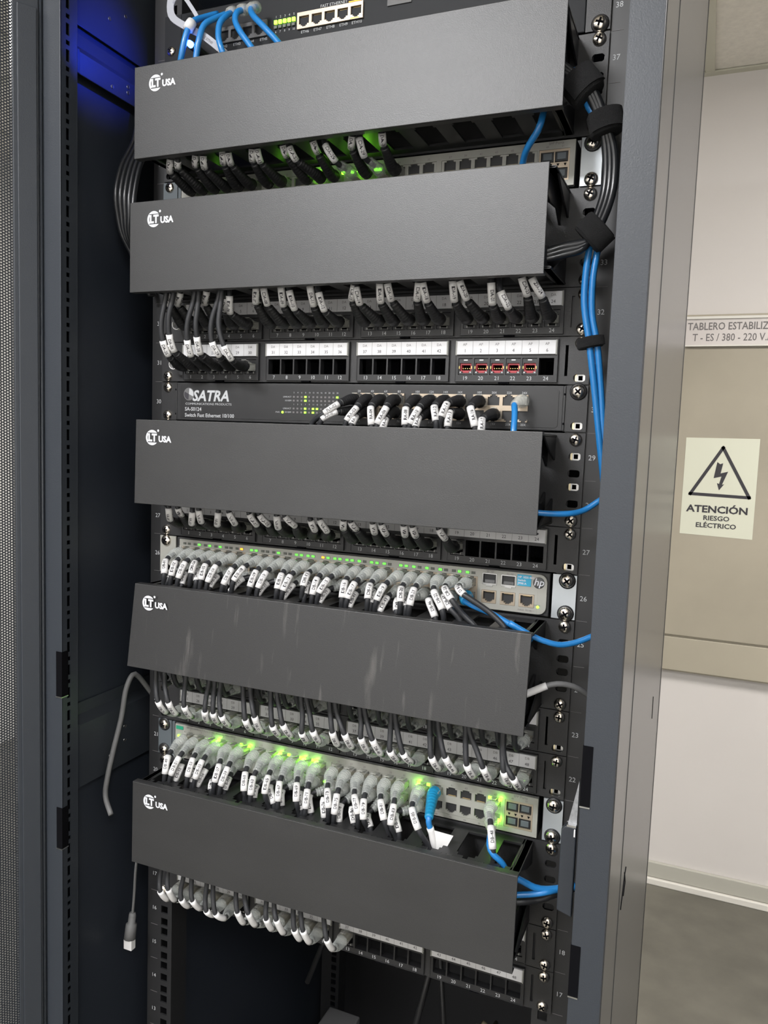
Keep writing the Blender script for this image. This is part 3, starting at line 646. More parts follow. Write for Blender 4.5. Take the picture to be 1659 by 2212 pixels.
DATA='{"u35":[[1,"DA-01",[[-1935,-60,15389],[-1977,-480,15487],[-1916,-560,15585],[-2004,-450,15828]]],[2,"DA-03",[[-1783,-60,15389],[-1874,-480,15525],[-1819,-560,15559],[-1912,-450,15801]]],[3,"DA-05",[[-1631,-60,15389],[-1654,-480,15523],[-1597,-560,15595],[-1681,-450,15835]]],[4,"DA-07",[[-1479,-60,15389],[-1539,-480,15489],[-1503,-560,15579],[-1597,-450,15819]]],[5,"DA-09",[[-1327,-60,15389],[-1307,-480,15511],[-1269,-560,15601],[-1355,-450,15839]]],[6,"DA-11",[[-1175,-60,15389],[-1220,-480,15498],[-1205,-560,15583],[-1303,-450,15821]]],[7,"DA-13",[[-965,-60,15389],[-962,-480,15507],[-920,-560,15588],[-997,-450,15822]]],[8,"DA-15",[[-813,-60,15389],[-873,-480,15487],[-866,-560,15582],[-960,-450,15818]]],[10,"DA-19",[[-509,-60,15389],[-574,-480,15514],[-572,-560,15589],[-666,-450,15822]]],[11,"DA-21",[[-357,-60,15389],[-464,-480,15463],[-499,-560,15566],[-602,-450,15800]]],[12,"DA-23",[[-205,-60,15389],[-230,-480,15512],[-242,-560,15593],[-333,-450,15824]]],[13,"DA-25",[[5,-60,15389],[-32,-480,15411],[-108,-560,15547],[-208,-450,15777]]],[14,"DA-27",[[157,-60,15389],[131,-480,15518],[175,-560,15595],[122,-450,15819]]],[15,"DA-29",[[309,-60,15389],[272,-480,15424],[248,-560,15569],[171,-450,15794]]],[16,"DA-31",[[461,-60,15389],[459,-480,15516],[478,-560,15590],[417,-450,15811]]]],"u32":[[1,"DA-01",[[-1966,-80,13940],[-1975,-460,14122],[-1870,-560,14216],[-1941,-450,14442]]],[2,"DA-02",[[-1808,-80,13940],[-1873,-460,14116],[-1768,-560,14220],[-1838,-450,14446]]],[3,"DA-03",[[-1651,-80,13940],[-1637,-460,14096],[-1547,-560,14196],[-1619,-450,14420]]],[4,"DA-04",[[-1494,-80,13940],[-1529,-460,14117],[-1437,-560,14224],[-1506,-450,14447]]],[5,"DA-05",[[-1336,-80,13940],[-1278,-460,14045],[-1213,-560,14145],[-1292,-450,14365]]],[6,"DA-06",[[-1178,-80,13940],[-1213,-460,14012],[-1159,-560,14167],[-1240,-450,14387]]],[7,"DA-07",[[-880,-80,13940],[-904,-460,14106],[-843,-560,14241],[-916,-450,14459]]],[8,"DA-08",[[-722,-80,13940],[-768,-460,14083],[-757,-560,14230],[-847,-450,14448]]],[9,"DA-09",[[-565,-80,13940],[-581,-460,14068],[-555,-560,14230],[-633,-450,14445]]],[10,"DA-10",[[-408,-80,13940],[-451,-460,14027],[-462,-560,14196],[-550,-450,14411]]],[11,"DA-11",[[-250,-80,13940],[-237,-460,14058],[-233,-560,14230],[-312,-450,14442]]],[12,"DA-12",[[-93,-80,13940],[-117,-460,14006],[-135,-560,14166],[-220,-450,14377]]],[13,"DA-13",[[200,-80,13940],[176,-460,14106],[245,-560,14220],[199,-450,14426]]],[14,"DA-14",[[357,-80,13940],[264,-460,14059],[263,-560,14203],[191,-450,14411]]],[15,"DA-15",[[515,-80,13940],[483,-460,14068],[509,-560,14225],[451,-450,14430]]],[16,"DA-16",[[672,-80,13940],[593,-460,14085],[587,-560,14222],[519,-450,14426]]],[17,"DA-17",[[830,-80,13940],[853,-460,14079],[900,-560,14217],[858,-450,14417]]],[18,"DA-18",[[988,-80,13940],[953,-460,14062],[938,-560,14215],[875,-450,14417]]],[19,"DA-19",[[1262,-80,13940],[1220,-460,14057],[1228,-560,14218],[1179,-450,14416]]],[20,"DA-20",[[1420,-80,13940],[1338,-460,14068],[1294,-560,14215],[1229,-450,14414]]],[21,"DA-21",[[1577,-80,13940],[1581,-460,14019],[1588,-560,14189],[1546,-450,14383]]],[22,"DA-22",[[1734,-80,13940],[1732,-460,13979],[1678,-560,14112],[1616,-450,14306]]],[23,"DA-23",[[1892,-80,13940],[1897,-460,14086],[1860,-560,14221],[1807,-450,14414]]],[24,"DA-24",[[2050,-80,13940],[2028,-460,14067],[1949,-560,14214],[1887,-450,14407]]]],"u31":[[1,"DA-25",[[-1998,-80,13495],[-1957,-500,13574],[-1974,-580,13724],[-1961,-620,13917],[-1908,-620,14174],[-1896,-620,14374]]],[2,"DA-26",[[-1841,-80,13495],[-1882,-500,13617],[-1890,-580,13788],[-1865,-620,13979],[-1817,-620,14171],[-1803,-620,14370]]],[3,"DA-27",[[-1683,-80,13495],[-1665,-500,13569],[-1659,-580,13727],[-1626,-620,13909],[-1555,-620,14130],[-1537,-620,14327]]],[4,"DA-28",[[-1526,-80,13495],[-1546,-500,13590],[-1539,-580,13758],[-1524,-620,13907],[-1496,-620,14113],[-1490,-620,14309]]],[5,"DA-29",[[-1368,-80,13495],[-1306,-500,13564],[-1349,-580,13703],[-1331,-620,13903],[-1248,-620,14152],[-1230,-620,14345]]],[6,"DA-30",[[-1210,-80,13495],[-1157,-500,13526],[-1201,-580,13661],[-1243,-620,13870],[-1216,-620,14135],[-1212,-620,14329]]]],"u30":[[[0,0,0],"RA-02",[[103,-60,13157],[53,-430,13100],[-65,-500,13002],[-219,-450,12907],[-255,-450,12770]]],[[0,0,1],"RA-01",[[103,-60,13037],[38,-430,13023],[-89,-500,12940],[-155,-450,12804]]],[[0,1,0],"RA-03",[[251,-60,13157],[254,-430,13068],[182,-500,12933],[134,-450,12800]]],[[0,1,1],"RA-05",[[251,-60,13037],[248,-430,12978],[238,-500,12902],[195,-450,12769]]],[[0,2,0],"RA-04",[[399,-60,13157],[403,-430,13071],[447,-500,12899],[432,-450,12768]]],[[0,3,0],"RA-06",[[547,-60,13157],[569,-430,13074],[510,-500,12909],[471,-450,12778]]],[[0,3,1],"RA-07",[[547,-60,13037],[566,-430,12961],[567,-500,12871],[537,-450,12740]]],[[1,0,0],"RA-08",[[775,-60,13157],[770,-430,13070],[795,-500,12909],[779,-450,12780]]],[[1,1,0],"RA-10",[[923,-60,13157],[902,-430,13072],[849,-500,12918],[814,-450,12789]]],[[1,1,1],"RA-09",[[923,-60,13037],[905,-430,12985],[901,-500,12896],[872,-450,12767]]],[[1,2,0],"RA-12",[[1071,-60,13157],[1057,-430,13091],[1104,-500,12956],[1098,-450,12830]]],[[1,3,0],"RA-14",[[1219,-60,13157],[1183,-430,13125],[1155,-500,12996],[1134,-450,12904],[1136,-450,12776]]],[[1,3,1],"RA-13",[[1219,-60,13037],[1212,-430,13047],[1221,-500,12905],[1205,-450,12779]]],[[2,0,0],"RA-16",[[1415,-60,13157],[1410,-430,13090],[1482,-500,12912],[1483,-450,12788]]],[[2,1,1],"RA-17",[[1563,-60,13037],[1527,-430,12985],[1544,-500,12868],[1533,-450,12744]]]],"u27":[[1,"VA-01",[[-1998,-80,11744],[-1945,-460,11799],[-1890,-560,11939],[-1990,-450,12140]]],[2,"VA-02",[[-1841,-80,11744],[-1792,-460,11862],[-1767,-560,11944],[-1895,-450,12142]]],[3,"VA-03",[[-1683,-80,11744],[-1657,-460,11774],[-1580,-560,11918],[-1660,-450,12117]]],[4,"VA-04",[[-1526,-80,11744],[-1533,-460,11804],[-1496,-560,11941],[-1596,-450,12137]]],[5,"VA-05",[[-1368,-80,11744],[-1328,-460,11785],[-1251,-560,11936],[-1324,-450,12132]]],[6,"VA-06",[[-1210,-80,11744],[-1106,-460,11816],[-1117,-560,11942],[-1232,-450,12134]]],[7,"VA-07",[[-912,-80,11744],[-839,-460,11823],[-869,-560,11943],[-987,-450,12132]]],[8,"VA-08",[[-754,-80,11744],[-696,-460,11837],[-747,-560,11944],[-872,-450,12131]]],[9,"VA-09",[[-597,-80,11744],[-580,-460,11813],[-544,-560,11950],[-623,-450,12138]]],[10,"VA-10",[[-440,-80,11744],[-383,-460,11849],[-444,-560,11950],[-567,-450,12134]]],[11,"VA-11",[[-282,-80,11744],[-155,-460,11824],[-152,-560,11931],[-244,-450,12114]]],[12,"VA-12",[[-125,-80,11744],[-17,-460,11822],[-52,-560,11946],[-154,-450,12128]]],[13,"VA-13",[[168,-80,11744],[165,-460,11865],[209,-560,11958],[151,-450,12139]]],[14,"VA-14",[[325,-80,11744],[303,-460,11871],[291,-560,11948],[191,-450,12126]]],[15,"VA-15",[[483,-80,11744],[505,-460,11851],[523,-560,11952],[454,-450,12130]]],[16,"VA-16",[[640,-80,11744],[626,-460,11844],[614,-560,11951],[532,-450,12127]]],[17,"VA-17",[[798,-80,11744],[824,-460,11852],[846,-560,11956],[788,-450,12131]]],[18,"VA-18",[[956,-80,11744],[934,-460,11853],[935,-560,11951],[865,-450,12124]]],[19,"VA-19",[[1230,-80,11744],[1230,-460,11853],[1197,-560,11951],[1117,-450,12121]]]],"u26a":[[1,"DB-01",[[-2015,-60,11397],[-2010,-440,11338],[-1955,-540,11209],[-1993,-500,11046]]],[2,"DB-02",[[-1873,-60,11397],[-1879,-440,11333],[-1861,-540,11192],[-1908,-500,11029]]],[3,"DB-03",[[-1731,-60,11397],[-1751,-440,11336],[-1767,-540,11176],[-1820,-500,11012]]],[4,"DB-04",[[-1589,-60,11397],[-1617,-440,11357],[-1600,-540,11244],[-1648,-500,11083]]],[5,"DB-05",[[-1447,-60,11397],[-1484,-440,11336],[-1471,-540,11189],[-1515,-500,11029]]],[6,"DB-06",[[-1305,-60,11397],[-1349,-440,11340],[-1385,-540,11172],[-1437,-500,11011]]],[7,"DB-07",[[-1115,-60,11397],[-1144,-440,11326],[-1186,-540,11168],[-1239,-500,11008]]],[8,"DB-08",[[-973,-60,11397],[-998,-440,11357],[-1057,-540,11223],[-1114,-500,11064]]],[9,"DB-09",[[-831,-60,11397],[-844,-440,11330],[-858,-540,11178],[-901,-500,11021]]],[10,"DB-10",[[-689,-60,11397],[-720,-440,11334],[-759,-540,11177],[-806,-500,11020]]],[11,"DB-11",[[-547,-60,11397],[-536,-440,11328],[-530,-540,11192],[-565,-500,11038]]],[12,"DB-12",[[-405,-60,11397],[-434,-440,11322],[-461,-540,11180],[-504,-500,11025]]],[13,"DB-13",[[-225,-60,11397],[-234,-440,11366],[-231,-540,11253],[-266,-500,11101]]],[14,"DB-14",[[-83,-60,11397],[-121,-440,11329],[-121,-540,11176],[-153,-500,11025]]],[15,"DB-15",[[59,-60,11397],[3,-440,11334],[-48,-540,11201],[-92,-500,11048]]],[16,"DB-16",[[201,-60,11397],[193,-440,11330],[211,-540,11182],[188,-500,11033]]],[17,"DB-17",[[343,-60,11397],[300,-440,11325],[269,-540,11180],[234,-500,11031]]],[18,"DB-18",[[485,-60,11397],[468,-440,11327],[489,-540,11204],[468,-500,11057]]],[19,"DB-19",[[670,-60,11397],[620,-440,11335],[584,-540,11198],[550,-500,11050]]],[20,"DB-20",[[812,-60,11397],[801,-440,11329],[833,-540,11210],[819,-500,11066]]],[21,"DB-21",[[954,-60,11397],[933,-440,11335],[929,-540,11188],[907,-500,11044]]],[22,"DB-22",[[1096,-60,11397],[1134,-440,11332],[1258,-540,11186],[1270,-500,11048]]],[23,"DB-23",[[1238,-60,11397],[1242,-440,11376],[1344,-540,11292],[1453,-500,11154],[1572,-500,11056],[1609,-500,10931]]],[24,"DB-24",[[1380,-60,11397],[1374,-440,11399],[1464,-540,11353],[1693,-500,11214],[1858,-500,11077],[1895,-500,10954]]]],"u26b":[[2,"DB-26",[[-1873,-60,11246],[-1937,-400,11172],[-1933,-500,11144],[-1990,-480,11003]]],[3,"DB-27",[[-1731,-60,11246],[-1773,-400,11210],[-1751,-500,11105],[-1782,-480,10968]]],[5,"DB-29",[[-1447,-60,11246],[-1600,-400,11267],[-1561,-500,11165],[-1585,-480,11030]]],[6,"DB-30",[[-1305,-60,11246],[-1352,-400,11223],[-1384,-500,11115],[-1425,-480,10979]]],[8,"DB-32",[[-973,-60,11246],[-1199,-400,11247],[-1180,-500,11162],[-1210,-480,11029]]],[9,"DB-33",[[-831,-60,11246],[-1021,-400,11231],[-1125,-500,11092],[-1171,-480,10957]]],[11,"DB-35",[[-547,-60,11246],[-722,-400,11211],[-785,-500,11091],[-826,-480,10958]]],[12,"DB-36",[[-405,-60,11246],[-416,-400,11227],[-485,-500,11085],[-521,-480,10954]]],[14,"DB-38",[[-83,-60,11246],[-239,-400,11262],[-228,-500,11166],[-250,-480,11038]]],[15,"DB-39",[[59,-60,11246],[-13,-400,11213],[-61,-500,11096],[-94,-480,10968]]],[17,"DB-41",[[343,-60,11246],[300,-400,11215],[271,-500,11086],[247,-480,10961]]],[18,"DB-42",[[485,-60,11246],[484,-400,11258],[505,-500,11156],[493,-480,11034]]],[19,"DB-43",[[670,-60,11246],[641,-400,11213],[602,-500,11081],[578,-480,10957]]],[20,"DB-44",[[812,-60,11246],[752,-400,11200],[781,-500,11114],[773,-480,10993]]],[21,"DB-45",[[954,-60,11246],[848,-400,11228],[876,-500,11166],[868,-480,11046]]],[22,"DB-46",[[1096,-60,11246],[1073,-400,11236],[1177,-500,11096],[1188,-480,10979]]],[23,"DB-47",[[1238,-60,11246],[1224,-400,11286],[1328,-500,11195],[1417,-480,11097],[1447,-480,10988]]]],"u22":[[1,"DB-25",[[-1973,-80,9557],[-1947,-500,9629],[-1960,-620,9786],[-2006,-600,9937],[-2007,-600,10079],[-2009,-600,10255]]],[2,"DB-26",[[-1816,-80,9557],[-1808,-500,9635],[-1821,-620,9800],[-1883,-600,9956],[-1891,-600,10087],[-1896,-600,10262]]],[3,"DB-27",[[-1658,-80,9557],[-1613,-500,9638],[-1609,-620,9788],[-1626,-600,9926],[-1607,-600,10087],[-1603,-600,10261]]],[4,"DB-28",[[-1501,-80,9557],[-1398,-500,9631],[-1340,-620,9781],[-1337,-600,9938],[-1303,-600,10091],[-1293,-600,10263]]],[5,"DB-29",[[-1343,-80,9557],[-1264,-500,9637],[-1234,-620,9782],[-1246,-600,9936],[-1233,-600,10093],[-1231,-600,10264]]],[6,"DB-30",[[-1186,-80,9557],[-1123,-500,9627],[-1128,-620,9766],[-1173,-600,9931],[-1160,-600,10087],[-1157,-600,10258]]],[7,"DB-31",[[-887,-80,9557],[-839,-500,9632],[-832,-620,9776],[-868,-600,9947],[-877,-600,10098],[-883,-600,10265]]],[8,"DB-32",[[-730,-80,9557],[-714,-500,9638],[-719,-620,9826],[-769,-600,9964],[-791,-600,10103],[-802,-600,10269]]],[9,"DB-33",[[-572,-80,9557],[-502,-500,9635],[-501,-620,9767],[-537,-600,9935],[-542,-600,10101],[-546,-600,10266]]],[10,"DB-34",[[-414,-80,9557],[-352,-500,9646],[-381,-620,9802],[-434,-600,9953],[-471,-600,10104],[-487,-600,10267]]],[11,"DB-35",[[-257,-80,9557],[-169,-500,9629],[-157,-620,9756],[-164,-600,9916],[-186,-600,10101],[-195,-600,10263]]],[12,"DB-36",[[-100,-80,9557],[-23,-500,9648],[-33,-620,9798],[-84,-600,9963],[-121,-600,10096],[-138,-600,10255]]],[13,"DB-37",[[193,-80,9557],[190,-500,9655],[187,-620,9825],[154,-600,9971],[138,-600,10098],[128,-600,10257]]],[14,"DB-38",[[350,-80,9557],[349,-500,9660],[322,-620,9830],[242,-600,9970],[203,-600,10085],[183,-600,10242]]],[15,"DB-39",[[508,-80,9557],[521,-500,9652],[501,-620,9823],[491,-600,9950],[472,-600,10090],[462,-600,10247]]],[16,"DB-40",[[666,-80,9557],[670,-500,9649],[626,-620,9825],[562,-600,9959],[524,-600,10089],[506,-600,10244]]],[17,"DB-41",[[823,-80,9557],[841,-500,9622],[815,-620,9749],[804,-600,9901],[806,-600,10078],[803,-600,10233]]],[18,"DB-42",[[980,-80,9557],[993,-500,9626],[950,-620,9751],[882,-600,9932],[850,-600,10078],[835,-600,10230]]],[19,"DB-43",[[1255,-80,9557],[1277,-500,9615],[1240,-620,9769],[1213,-600,9926],[1202,-600,10089],[1194,-600,10241]]],[20,"DB-44",[[1412,-80,9557],[1438,-500,9622],[1376,-620,9795],[1318,-600,9946],[1290,-600,10080],[1275,-600,10230]]],[21,"DB-45",[[1570,-80,9557],[1621,-500,9610],[1591,-620,9764],[1566,-600,9927],[1559,-600,10080],[1552,-600,10229]]],[22,"DB-46",[[1727,-80,9557],[1776,-500,9617],[1746,-620,9767],[1672,-600,9915],[1600,-600,10071],[1575,-600,10217]]],[23,"DB-47",[[1885,-80,9557],[1961,-500,9614],[1944,-620,9770],[1919,-600,9914],[1911,-600,10080],[1903,-600,10226]]],[24,"DB-48",[[2042,-80,9557],[2062,-500,9595],[2033,-620,9721],[1955,-600,9825],[1925,-600,9963],[1922,-600,10074],[1916,-600,10220]]]],"u21a":[[1,"DB-49",[[-1935,-60,9201],[-1919,-480,9118],[-1887,-580,8953],[-1944,-520,8735]]],[2,"DB-51",[[-1783,-60,9201],[-1770,-480,9132],[-1806,-580,8957],[-1880,-520,8736]]],[3,"DB-53",[[-1631,-60,9201],[-1584,-480,9150],[-1581,-580,8985],[-1643,-520,8768]]],[4,"DB-55",[[-1479,-60,9201],[-1459,-480,9153],[-1481,-580,8982],[-1548,-520,8765]]],[5,"DB-57",[[-1327,-60,9201],[-1238,-480,9147],[-1227,-580,8996],[-1282,-520,8782]]],[6,"DB-59",[[-1175,-60,9201],[-1126,-480,9139],[-1148,-580,8972],[-1209,-520,8757]]],[7,"DB-61",[[-965,-60,9201],[-903,-480,9126],[-855,-580,8972],[-851,-520,8852],[-825,-520,8683]]],[8,"DB-63",[[-813,-60,9201],[-800,-480,9100],[-771,-580,8947],[-814,-520,8738]]],[9,"DB-65",[[-661,-60,9201],[-617,-480,9146],[-599,-580,8997],[-570,-520,8826],[-544,-520,8659]]],[10,"DB-67",[[-509,-60,9201],[-477,-480,9109],[-437,-580,8950],[-473,-520,8745]]],[11,"DB-69",[[-357,-60,9201],[-271,-480,9135],[-221,-580,8994],[-212,-520,8837],[-192,-520,8672]]],[12,"DB-71",[[-205,-60,9201],[-145,-480,9093],[-113,-580,8942],[-146,-520,8739]]],[13,"DB-73",[[5,-60,9201],[86,-480,9147],[150,-580,9008],[129,-520,8810]]],[14,"DB-75",[[157,-60,9201],[198,-480,9116],[219,-580,8957],[187,-520,8757]]],[15,"DB-77",[[309,-60,9201],[393,-480,9146],[477,-580,9015],[466,-520,8821]]],[16,"DB-79",[[461,-60,9201],[499,-480,9127],[544,-580,8973],[564,-520,8863],[594,-520,8706]]],[17,"DB-81",[[613,-60,9201],[682,-480,9157],[764,-580,9019],[805,-520,8839],[830,-520,8683]]],[18,"DB-83",[[765,-60,9201],[826,-480,9144],[838,-580,8984],[877,-520,8839],[906,-520,8684]]],[19,"DB-85",[[985,-60,9201],[1018,-480,9150],[1126,-580,9003],[1212,-520,8832],[1247,-520,8681]]],[24,"DB-48",[[1745,-60,9201],[1815,-480,9150],[1869,-580,8987],[1875,-520,8810],[1888,-520,8658]]]],"u21b":[[2,"DB-52",[[-1935,-60,9059],[-1766,-440,9032],[-1789,-520,8871],[-1824,-500,8696]]],[4,"DB-54",[[-1631,-60,9059],[-1570,-440,9053],[-1572,-520,8903],[-1601,-500,8731]]],[5,"DB-56",[[-1479,-60,9059],[-1438,-440,9043],[-1494,-520,8871],[-1534,-500,8697]]],[6,"DB-58",[[-1327,-60,9059],[-1349,-440,8926],[-1313,-520,8868],[-1334,-500,8699]]],[7,"DB-60",[[-1175,-60,9059],[-1132,-440,9007],[-1135,-520,8905],[-1166,-500,8735]]],[9,"DB-64",[[-813,-60,9059],[-882,-440,9023],[-869,-520,8935],[-894,-500,8769]]],[10,"DB-66",[[-661,-60,9059],[-777,-440,8992],[-764,-520,8891],[-787,-500,8725]]],[11,"DB-68",[[-509,-60,9059],[-617,-440,9025],[-519,-520,8881],[-516,-500,8722]]],[12,"DB-70",[[-357,-60,9059],[-465,-440,9005],[-428,-520,8875],[-439,-500,8713]]],[13,"DB-72",[[-205,-60,9059],[-252,-440,9033],[-186,-520,8886],[-187,-500,8728]]],[14,"DB-74",[[5,-60,9059],[-137,-440,9024],[-79,-520,8875],[-82,-500,8718]]],[15,"DB-76",[[157,-60,9059],[34,-440,9026],[80,-520,8860],[75,-500,8703]]],[16,"DB-78",[[309,-60,9059],[229,-440,9005],[246,-520,8853],[235,-500,8695]]],[17,"DB-80",[[461,-60,9059],[357,-440,8996],[416,-520,8879],[417,-500,8725]]],[18,"DB-82",[[613,-60,9059],[529,-440,8959],[595,-520,8877],[601,-500,8726]]],[19,"DB-84",[[765,-60,9059],[745,-440,8998],[793,-520,8932],[796,-500,8781]]],[20,"DB-86",[[985,-60,9059],[834,-440,9036],[902,-520,8897],[907,-500,8747]]]],"u17":[[1,"DC-01",[[-1983,-80,7356],[-1903,-500,7426],[-1904,-620,7586],[-1930,-600,7703],[-1916,-600,7818],[-1910,-600,8004]]],[2,"DC-02",[[-1826,-80,7356],[-1799,-500,7445],[-1795,-620,7638],[-1824,-600,7730],[-1819,-600,7833],[-1818,-600,8018]]],[3,"DC-03",[[-1668,-80,7356],[-1615,-500,7420],[-1615,-620,7566],[-1640,-600,7668],[-1606,-600,7815],[-1593,-600,8000]]],[4,"DC-04",[[-1511,-80,7356],[-1452,-500,7437],[-1468,-620,7593],[-1499,-600,7687],[-1495,-600,7825],[-1495,-600,8006]]],[5,"DC-05",[[-1353,-80,7356],[-1269,-500,7412],[-1280,-620,7524],[-1311,-600,7646],[-1294,-600,7823],[-1290,-600,8004]]],[6,"DC-06",[[-1196,-80,7356],[-1123,-500,7412],[-1162,-620,7526],[-1209,-600,7673],[-1212,-600,7826],[-1215,-600,8005]]],[7,"DC-07",[[-897,-80,7356],[-880,-500,7431],[-882,-620,7621],[-914,-600,7717],[-916,-600,7824],[-920,-600,8000]]],[8,"DC-08",[[-740,-80,7356],[-731,-500,7447],[-745,-620,7642],[-795,-600,7732],[-811,-600,7834],[-823,-600,8007]]],[9,"DC-09",[[-582,-80,7356],[-525,-500,7460],[-522,-620,7642],[-542,-600,7731],[-535,-600,7838],[-534,-600,8012]]],[10,"DC-10",[[-424,-80,7356],[-381,-500,7458],[-399,-620,7668],[-435,-600,7743],[-444,-600,7845],[-451,-600,8017]]],[11,"DC-11",[[-267,-80,7356],[-181,-500,7445],[-181,-620,7617],[-208,-600,7719],[-212,-600,7839],[-217,-600,8010]]],[12,"DC-12",[[-110,-80,7356],[-64,-500,7444],[-80,-620,7637],[-112,-600,7729],[-125,-600,7846],[-134,-600,8015]]],[13,"DC-13",[[183,-80,7356],[208,-500,7449],[197,-620,7623],[162,-600,7721],[146,-600,7835],[134,-600,8002]]]],"free":{"bundle":[[[1959,-500,16087],[2102,-500,15992],[2262,-480,15858],[2379,-450,15751],[2478,-400,15525],[2557,-350,15276],[2564,-350,14969],[2494,-400,14691],[2394,-450,14530],[2189,-500,14480],[2041,-550,14430],[1819,-550,14402]],[[1961,-500,16053],[2104,-500,15958],[2263,-480,15840],[2361,-450,15730],[2455,-400,15527],[2522,-350,15280],[2529,-350,14972],[2463,-400,14693],[2380,-450,14504],[2191,-500,14445],[2043,-550,14398],[1821,-550,14370]],[[1963,-500,16019],[2106,-500,15924],[2264,-480,15821],[2343,-450,15710],[2432,-400,15530],[2487,-350,15283],[2494,-350,14975],[2432,-400,14695],[2366,-450,14477],[2193,-500,14409],[2045,-550,14367],[1823,-550,14339]]],"blue_strap":[[[2180,-380,15995],[2283,-400,15764],[2328,-400,15656],[2410,-380,15540],[2469,-280,15386],[2486,-260,15197],[2478,-300,14952],[2450,-360,14704],[2409,-360,14531],[2388,-360,14414],[2379,-360,14039],[2444,-360,13678],[2516,-340,13237],[2581,-300,12791],[2628,-200,12418]],[[2474,-300,14561],[2459,-320,14459],[2438,-340,14199],[2451,-340,13920],[2510,-340,13660],[2556,-320,13320],[2602,-300,12915],[2654,-200,12462]]],"b3":[[1948,-600,12190],[2125,-550,12165],[2353,-450,12166],[2486,-350,12201],[2627,-300,12307]],"b4":[[1918,-600,11155],[2124,-550,11047],[2263,-500,10995],[2380,-450,10978],[2514,-400,11014],[2647,-350,11080]],"b5a":[[1997,-600,8795],[2155,-550,8728],[2265,-500,8666],[2364,-450,8647],[2466,-400,8656],[2616,-300,8660]],"b5b":[[2009,-600,8571],[2128,-550,8585],[2268,-500,8604],[2407,-450,8641],[2584,-220,8622]],"k5":[[1979,-450,8434],[2112,-450,8456],[2267,-350,8460],[2408,-300,8522],[2576,-140,8548]],"g4":[[1956,-600,10428],[2119,-550,10518],[2306,-500,10611],[2442,-450,10618],[2540,-400,10580],[2634,-300,10492]],"blue35":[[1937,-300,15809],[1955,-500,15586],[1921,-500,15475],[1821,-420,15373],[1765,-320,15306],[1731,-220,15220],[1707,-120,15171]],"blue26":[[1315,-300,11292],[1486,-400,11239],[1705,-450,11186],[1840,-450,11128],[1995,-450,11060],[2107,-450,10975]],"blue24":[[1829,-300,9114],[1818,-450,9111],[1828,-550,9001],[1874,-580,8936],[1960,-550,8851],[2022,-500,8703]],"blue20":[[1213,-300,9359],[1222,-420,9292],[1216,-500,9184],[1209,-520,9073],[1241,-500,8953],[1273,-480,8819],[1325,-400,8687]],"blue30":[[1788,-200,13160],[1796,-320,13124],[1815,-370,13059],[1833,-450,12910],[1838,-500,12721]],"left":[[[-2680,-100,16462],[-2700,-187,16008],[-2700,-394,15642],[-2700,-480,15321],[-2700,-442,15086],[-2680,-390,14899],[-2620,-270,14672],[-2500,-137,14285]],[[-2640,-93,16460],[-2660,-166,16012],[-2660,-367,15647],[-2660,-453,15326],[-2660,-429,15086],[-2660,-376,14901],[-2620,-247,14677],[-2500,-121,14288]],[[-2600,-87,16457],[-2620,-144,16015],[-2620,-339,15652],[-2620,-426,15331],[-2620,-417,15087],[-2640,-362,14903],[-2620,-224,14682],[-2500,-105,14290]],[[-2560,-81,16454],[-2580,-122,16018],[-2580,-311,15657],[-2580,-398,15335],[-2580,-404,15087],[-2620,-348,14906],[-2620,-201,14687],[-2500,-89,14293]],[[-2520,-76,16452],[-2540,-101,16022],[-2540,-283,15663],[-2540,-371,15340],[-2540,-391,15088],[-2600,-334,14908],[-2620,-177,14693],[-2500,-72,14296]]],"loop":[[-2580,62,9563],[-2620,-145,9834],[-2640,-236,9878],[-2660,-323,9720],[-2680,-377,9397],[-2690,-496,9044],[-2700,-582,8741],[-2700,-612,8529],[-2550,-688,8373]],"hang":[[-2400,-390,7932],[-2500,-324,7528],[-2580,-250,7175],[-2620,-233,6869]],"hangplug":[[-2620,-233,6869],[-2620,-281,6599],[-2620,-296,6477]],"top":[[[-1606,-200,17151],[-1673,-350,17052],[-1706,-500,16940],[-1741,-550,16801],[-1795,-550,16606],[-1854,-500,16500]],[[-1491,-200,17132],[-1558,-350,17015],[-1599,-450,16915],[-1617,-500,16760],[-1649,-500,16607],[-1658,-500,16473]],[[-1406,-200,17141],[-1389,-350,17029],[-1402,-450,16907],[-1382,-500,16747],[-1335,-500,16606],[-1311,-450,16491]],[[-1265,-200,17141],[-1266,-350,17036],[-1253,-400,16929],[-1152,-450,16779],[-1051,-450,16653],[-957,-450,16529]],[[-1126,-200,17140],[-1134,-300,17070],[-1036,-400,16939],[-883,-450,16790],[-748,-450,16652],[-614,-450,16502]]],"ties":[[-2113,-300,17394],[-2097,-350,17227],[-2015,-400,17074],[-1770,-450,16911],[-1597,-450,16812],[-1397,-450,16660],[-1346,-400,16608]],"ties2":[[-2111,-300,17231],[-2038,-350,17286],[-1900,-400,17275],[-1767,-420,17124],[-1708,-420,17038]],"led":[-1739,-450,16756]}}'
STRAPS=[('first black strap from the top, wrapped round the black cable bundle beside the top cover', (0.2198, -0.046, 1.5902), (0.2344, -0.046, 1.5721), 0.0135, 1.15), ('second black strap, on the cable bundle against the right frame post', (0.245, -0.04, 1.5603), (0.2496, -0.04, 1.5417), 0.0125, 1.15), ('third black strap, gathering black and blue cables beside the second cover', (0.2507, -0.04, 1.4678), (0.2367, -0.04, 1.4544), 0.013, 1.2), ('narrow black strap lowest of the four, round the blue cables by the right rail', (0.244, -0.035, 1.3727), (0.2458, -0.035, 1.3631), 0.0072, 1.6)]
CURLS=[('curled white label end at the left, beside the upper bent cables', -0.2114, 1.3957), ('curled white label end beside the DA-25 cable boot', -0.2153, 1.3519), ('curled white label end under the third cover at the left', -0.215, 1.1786)]
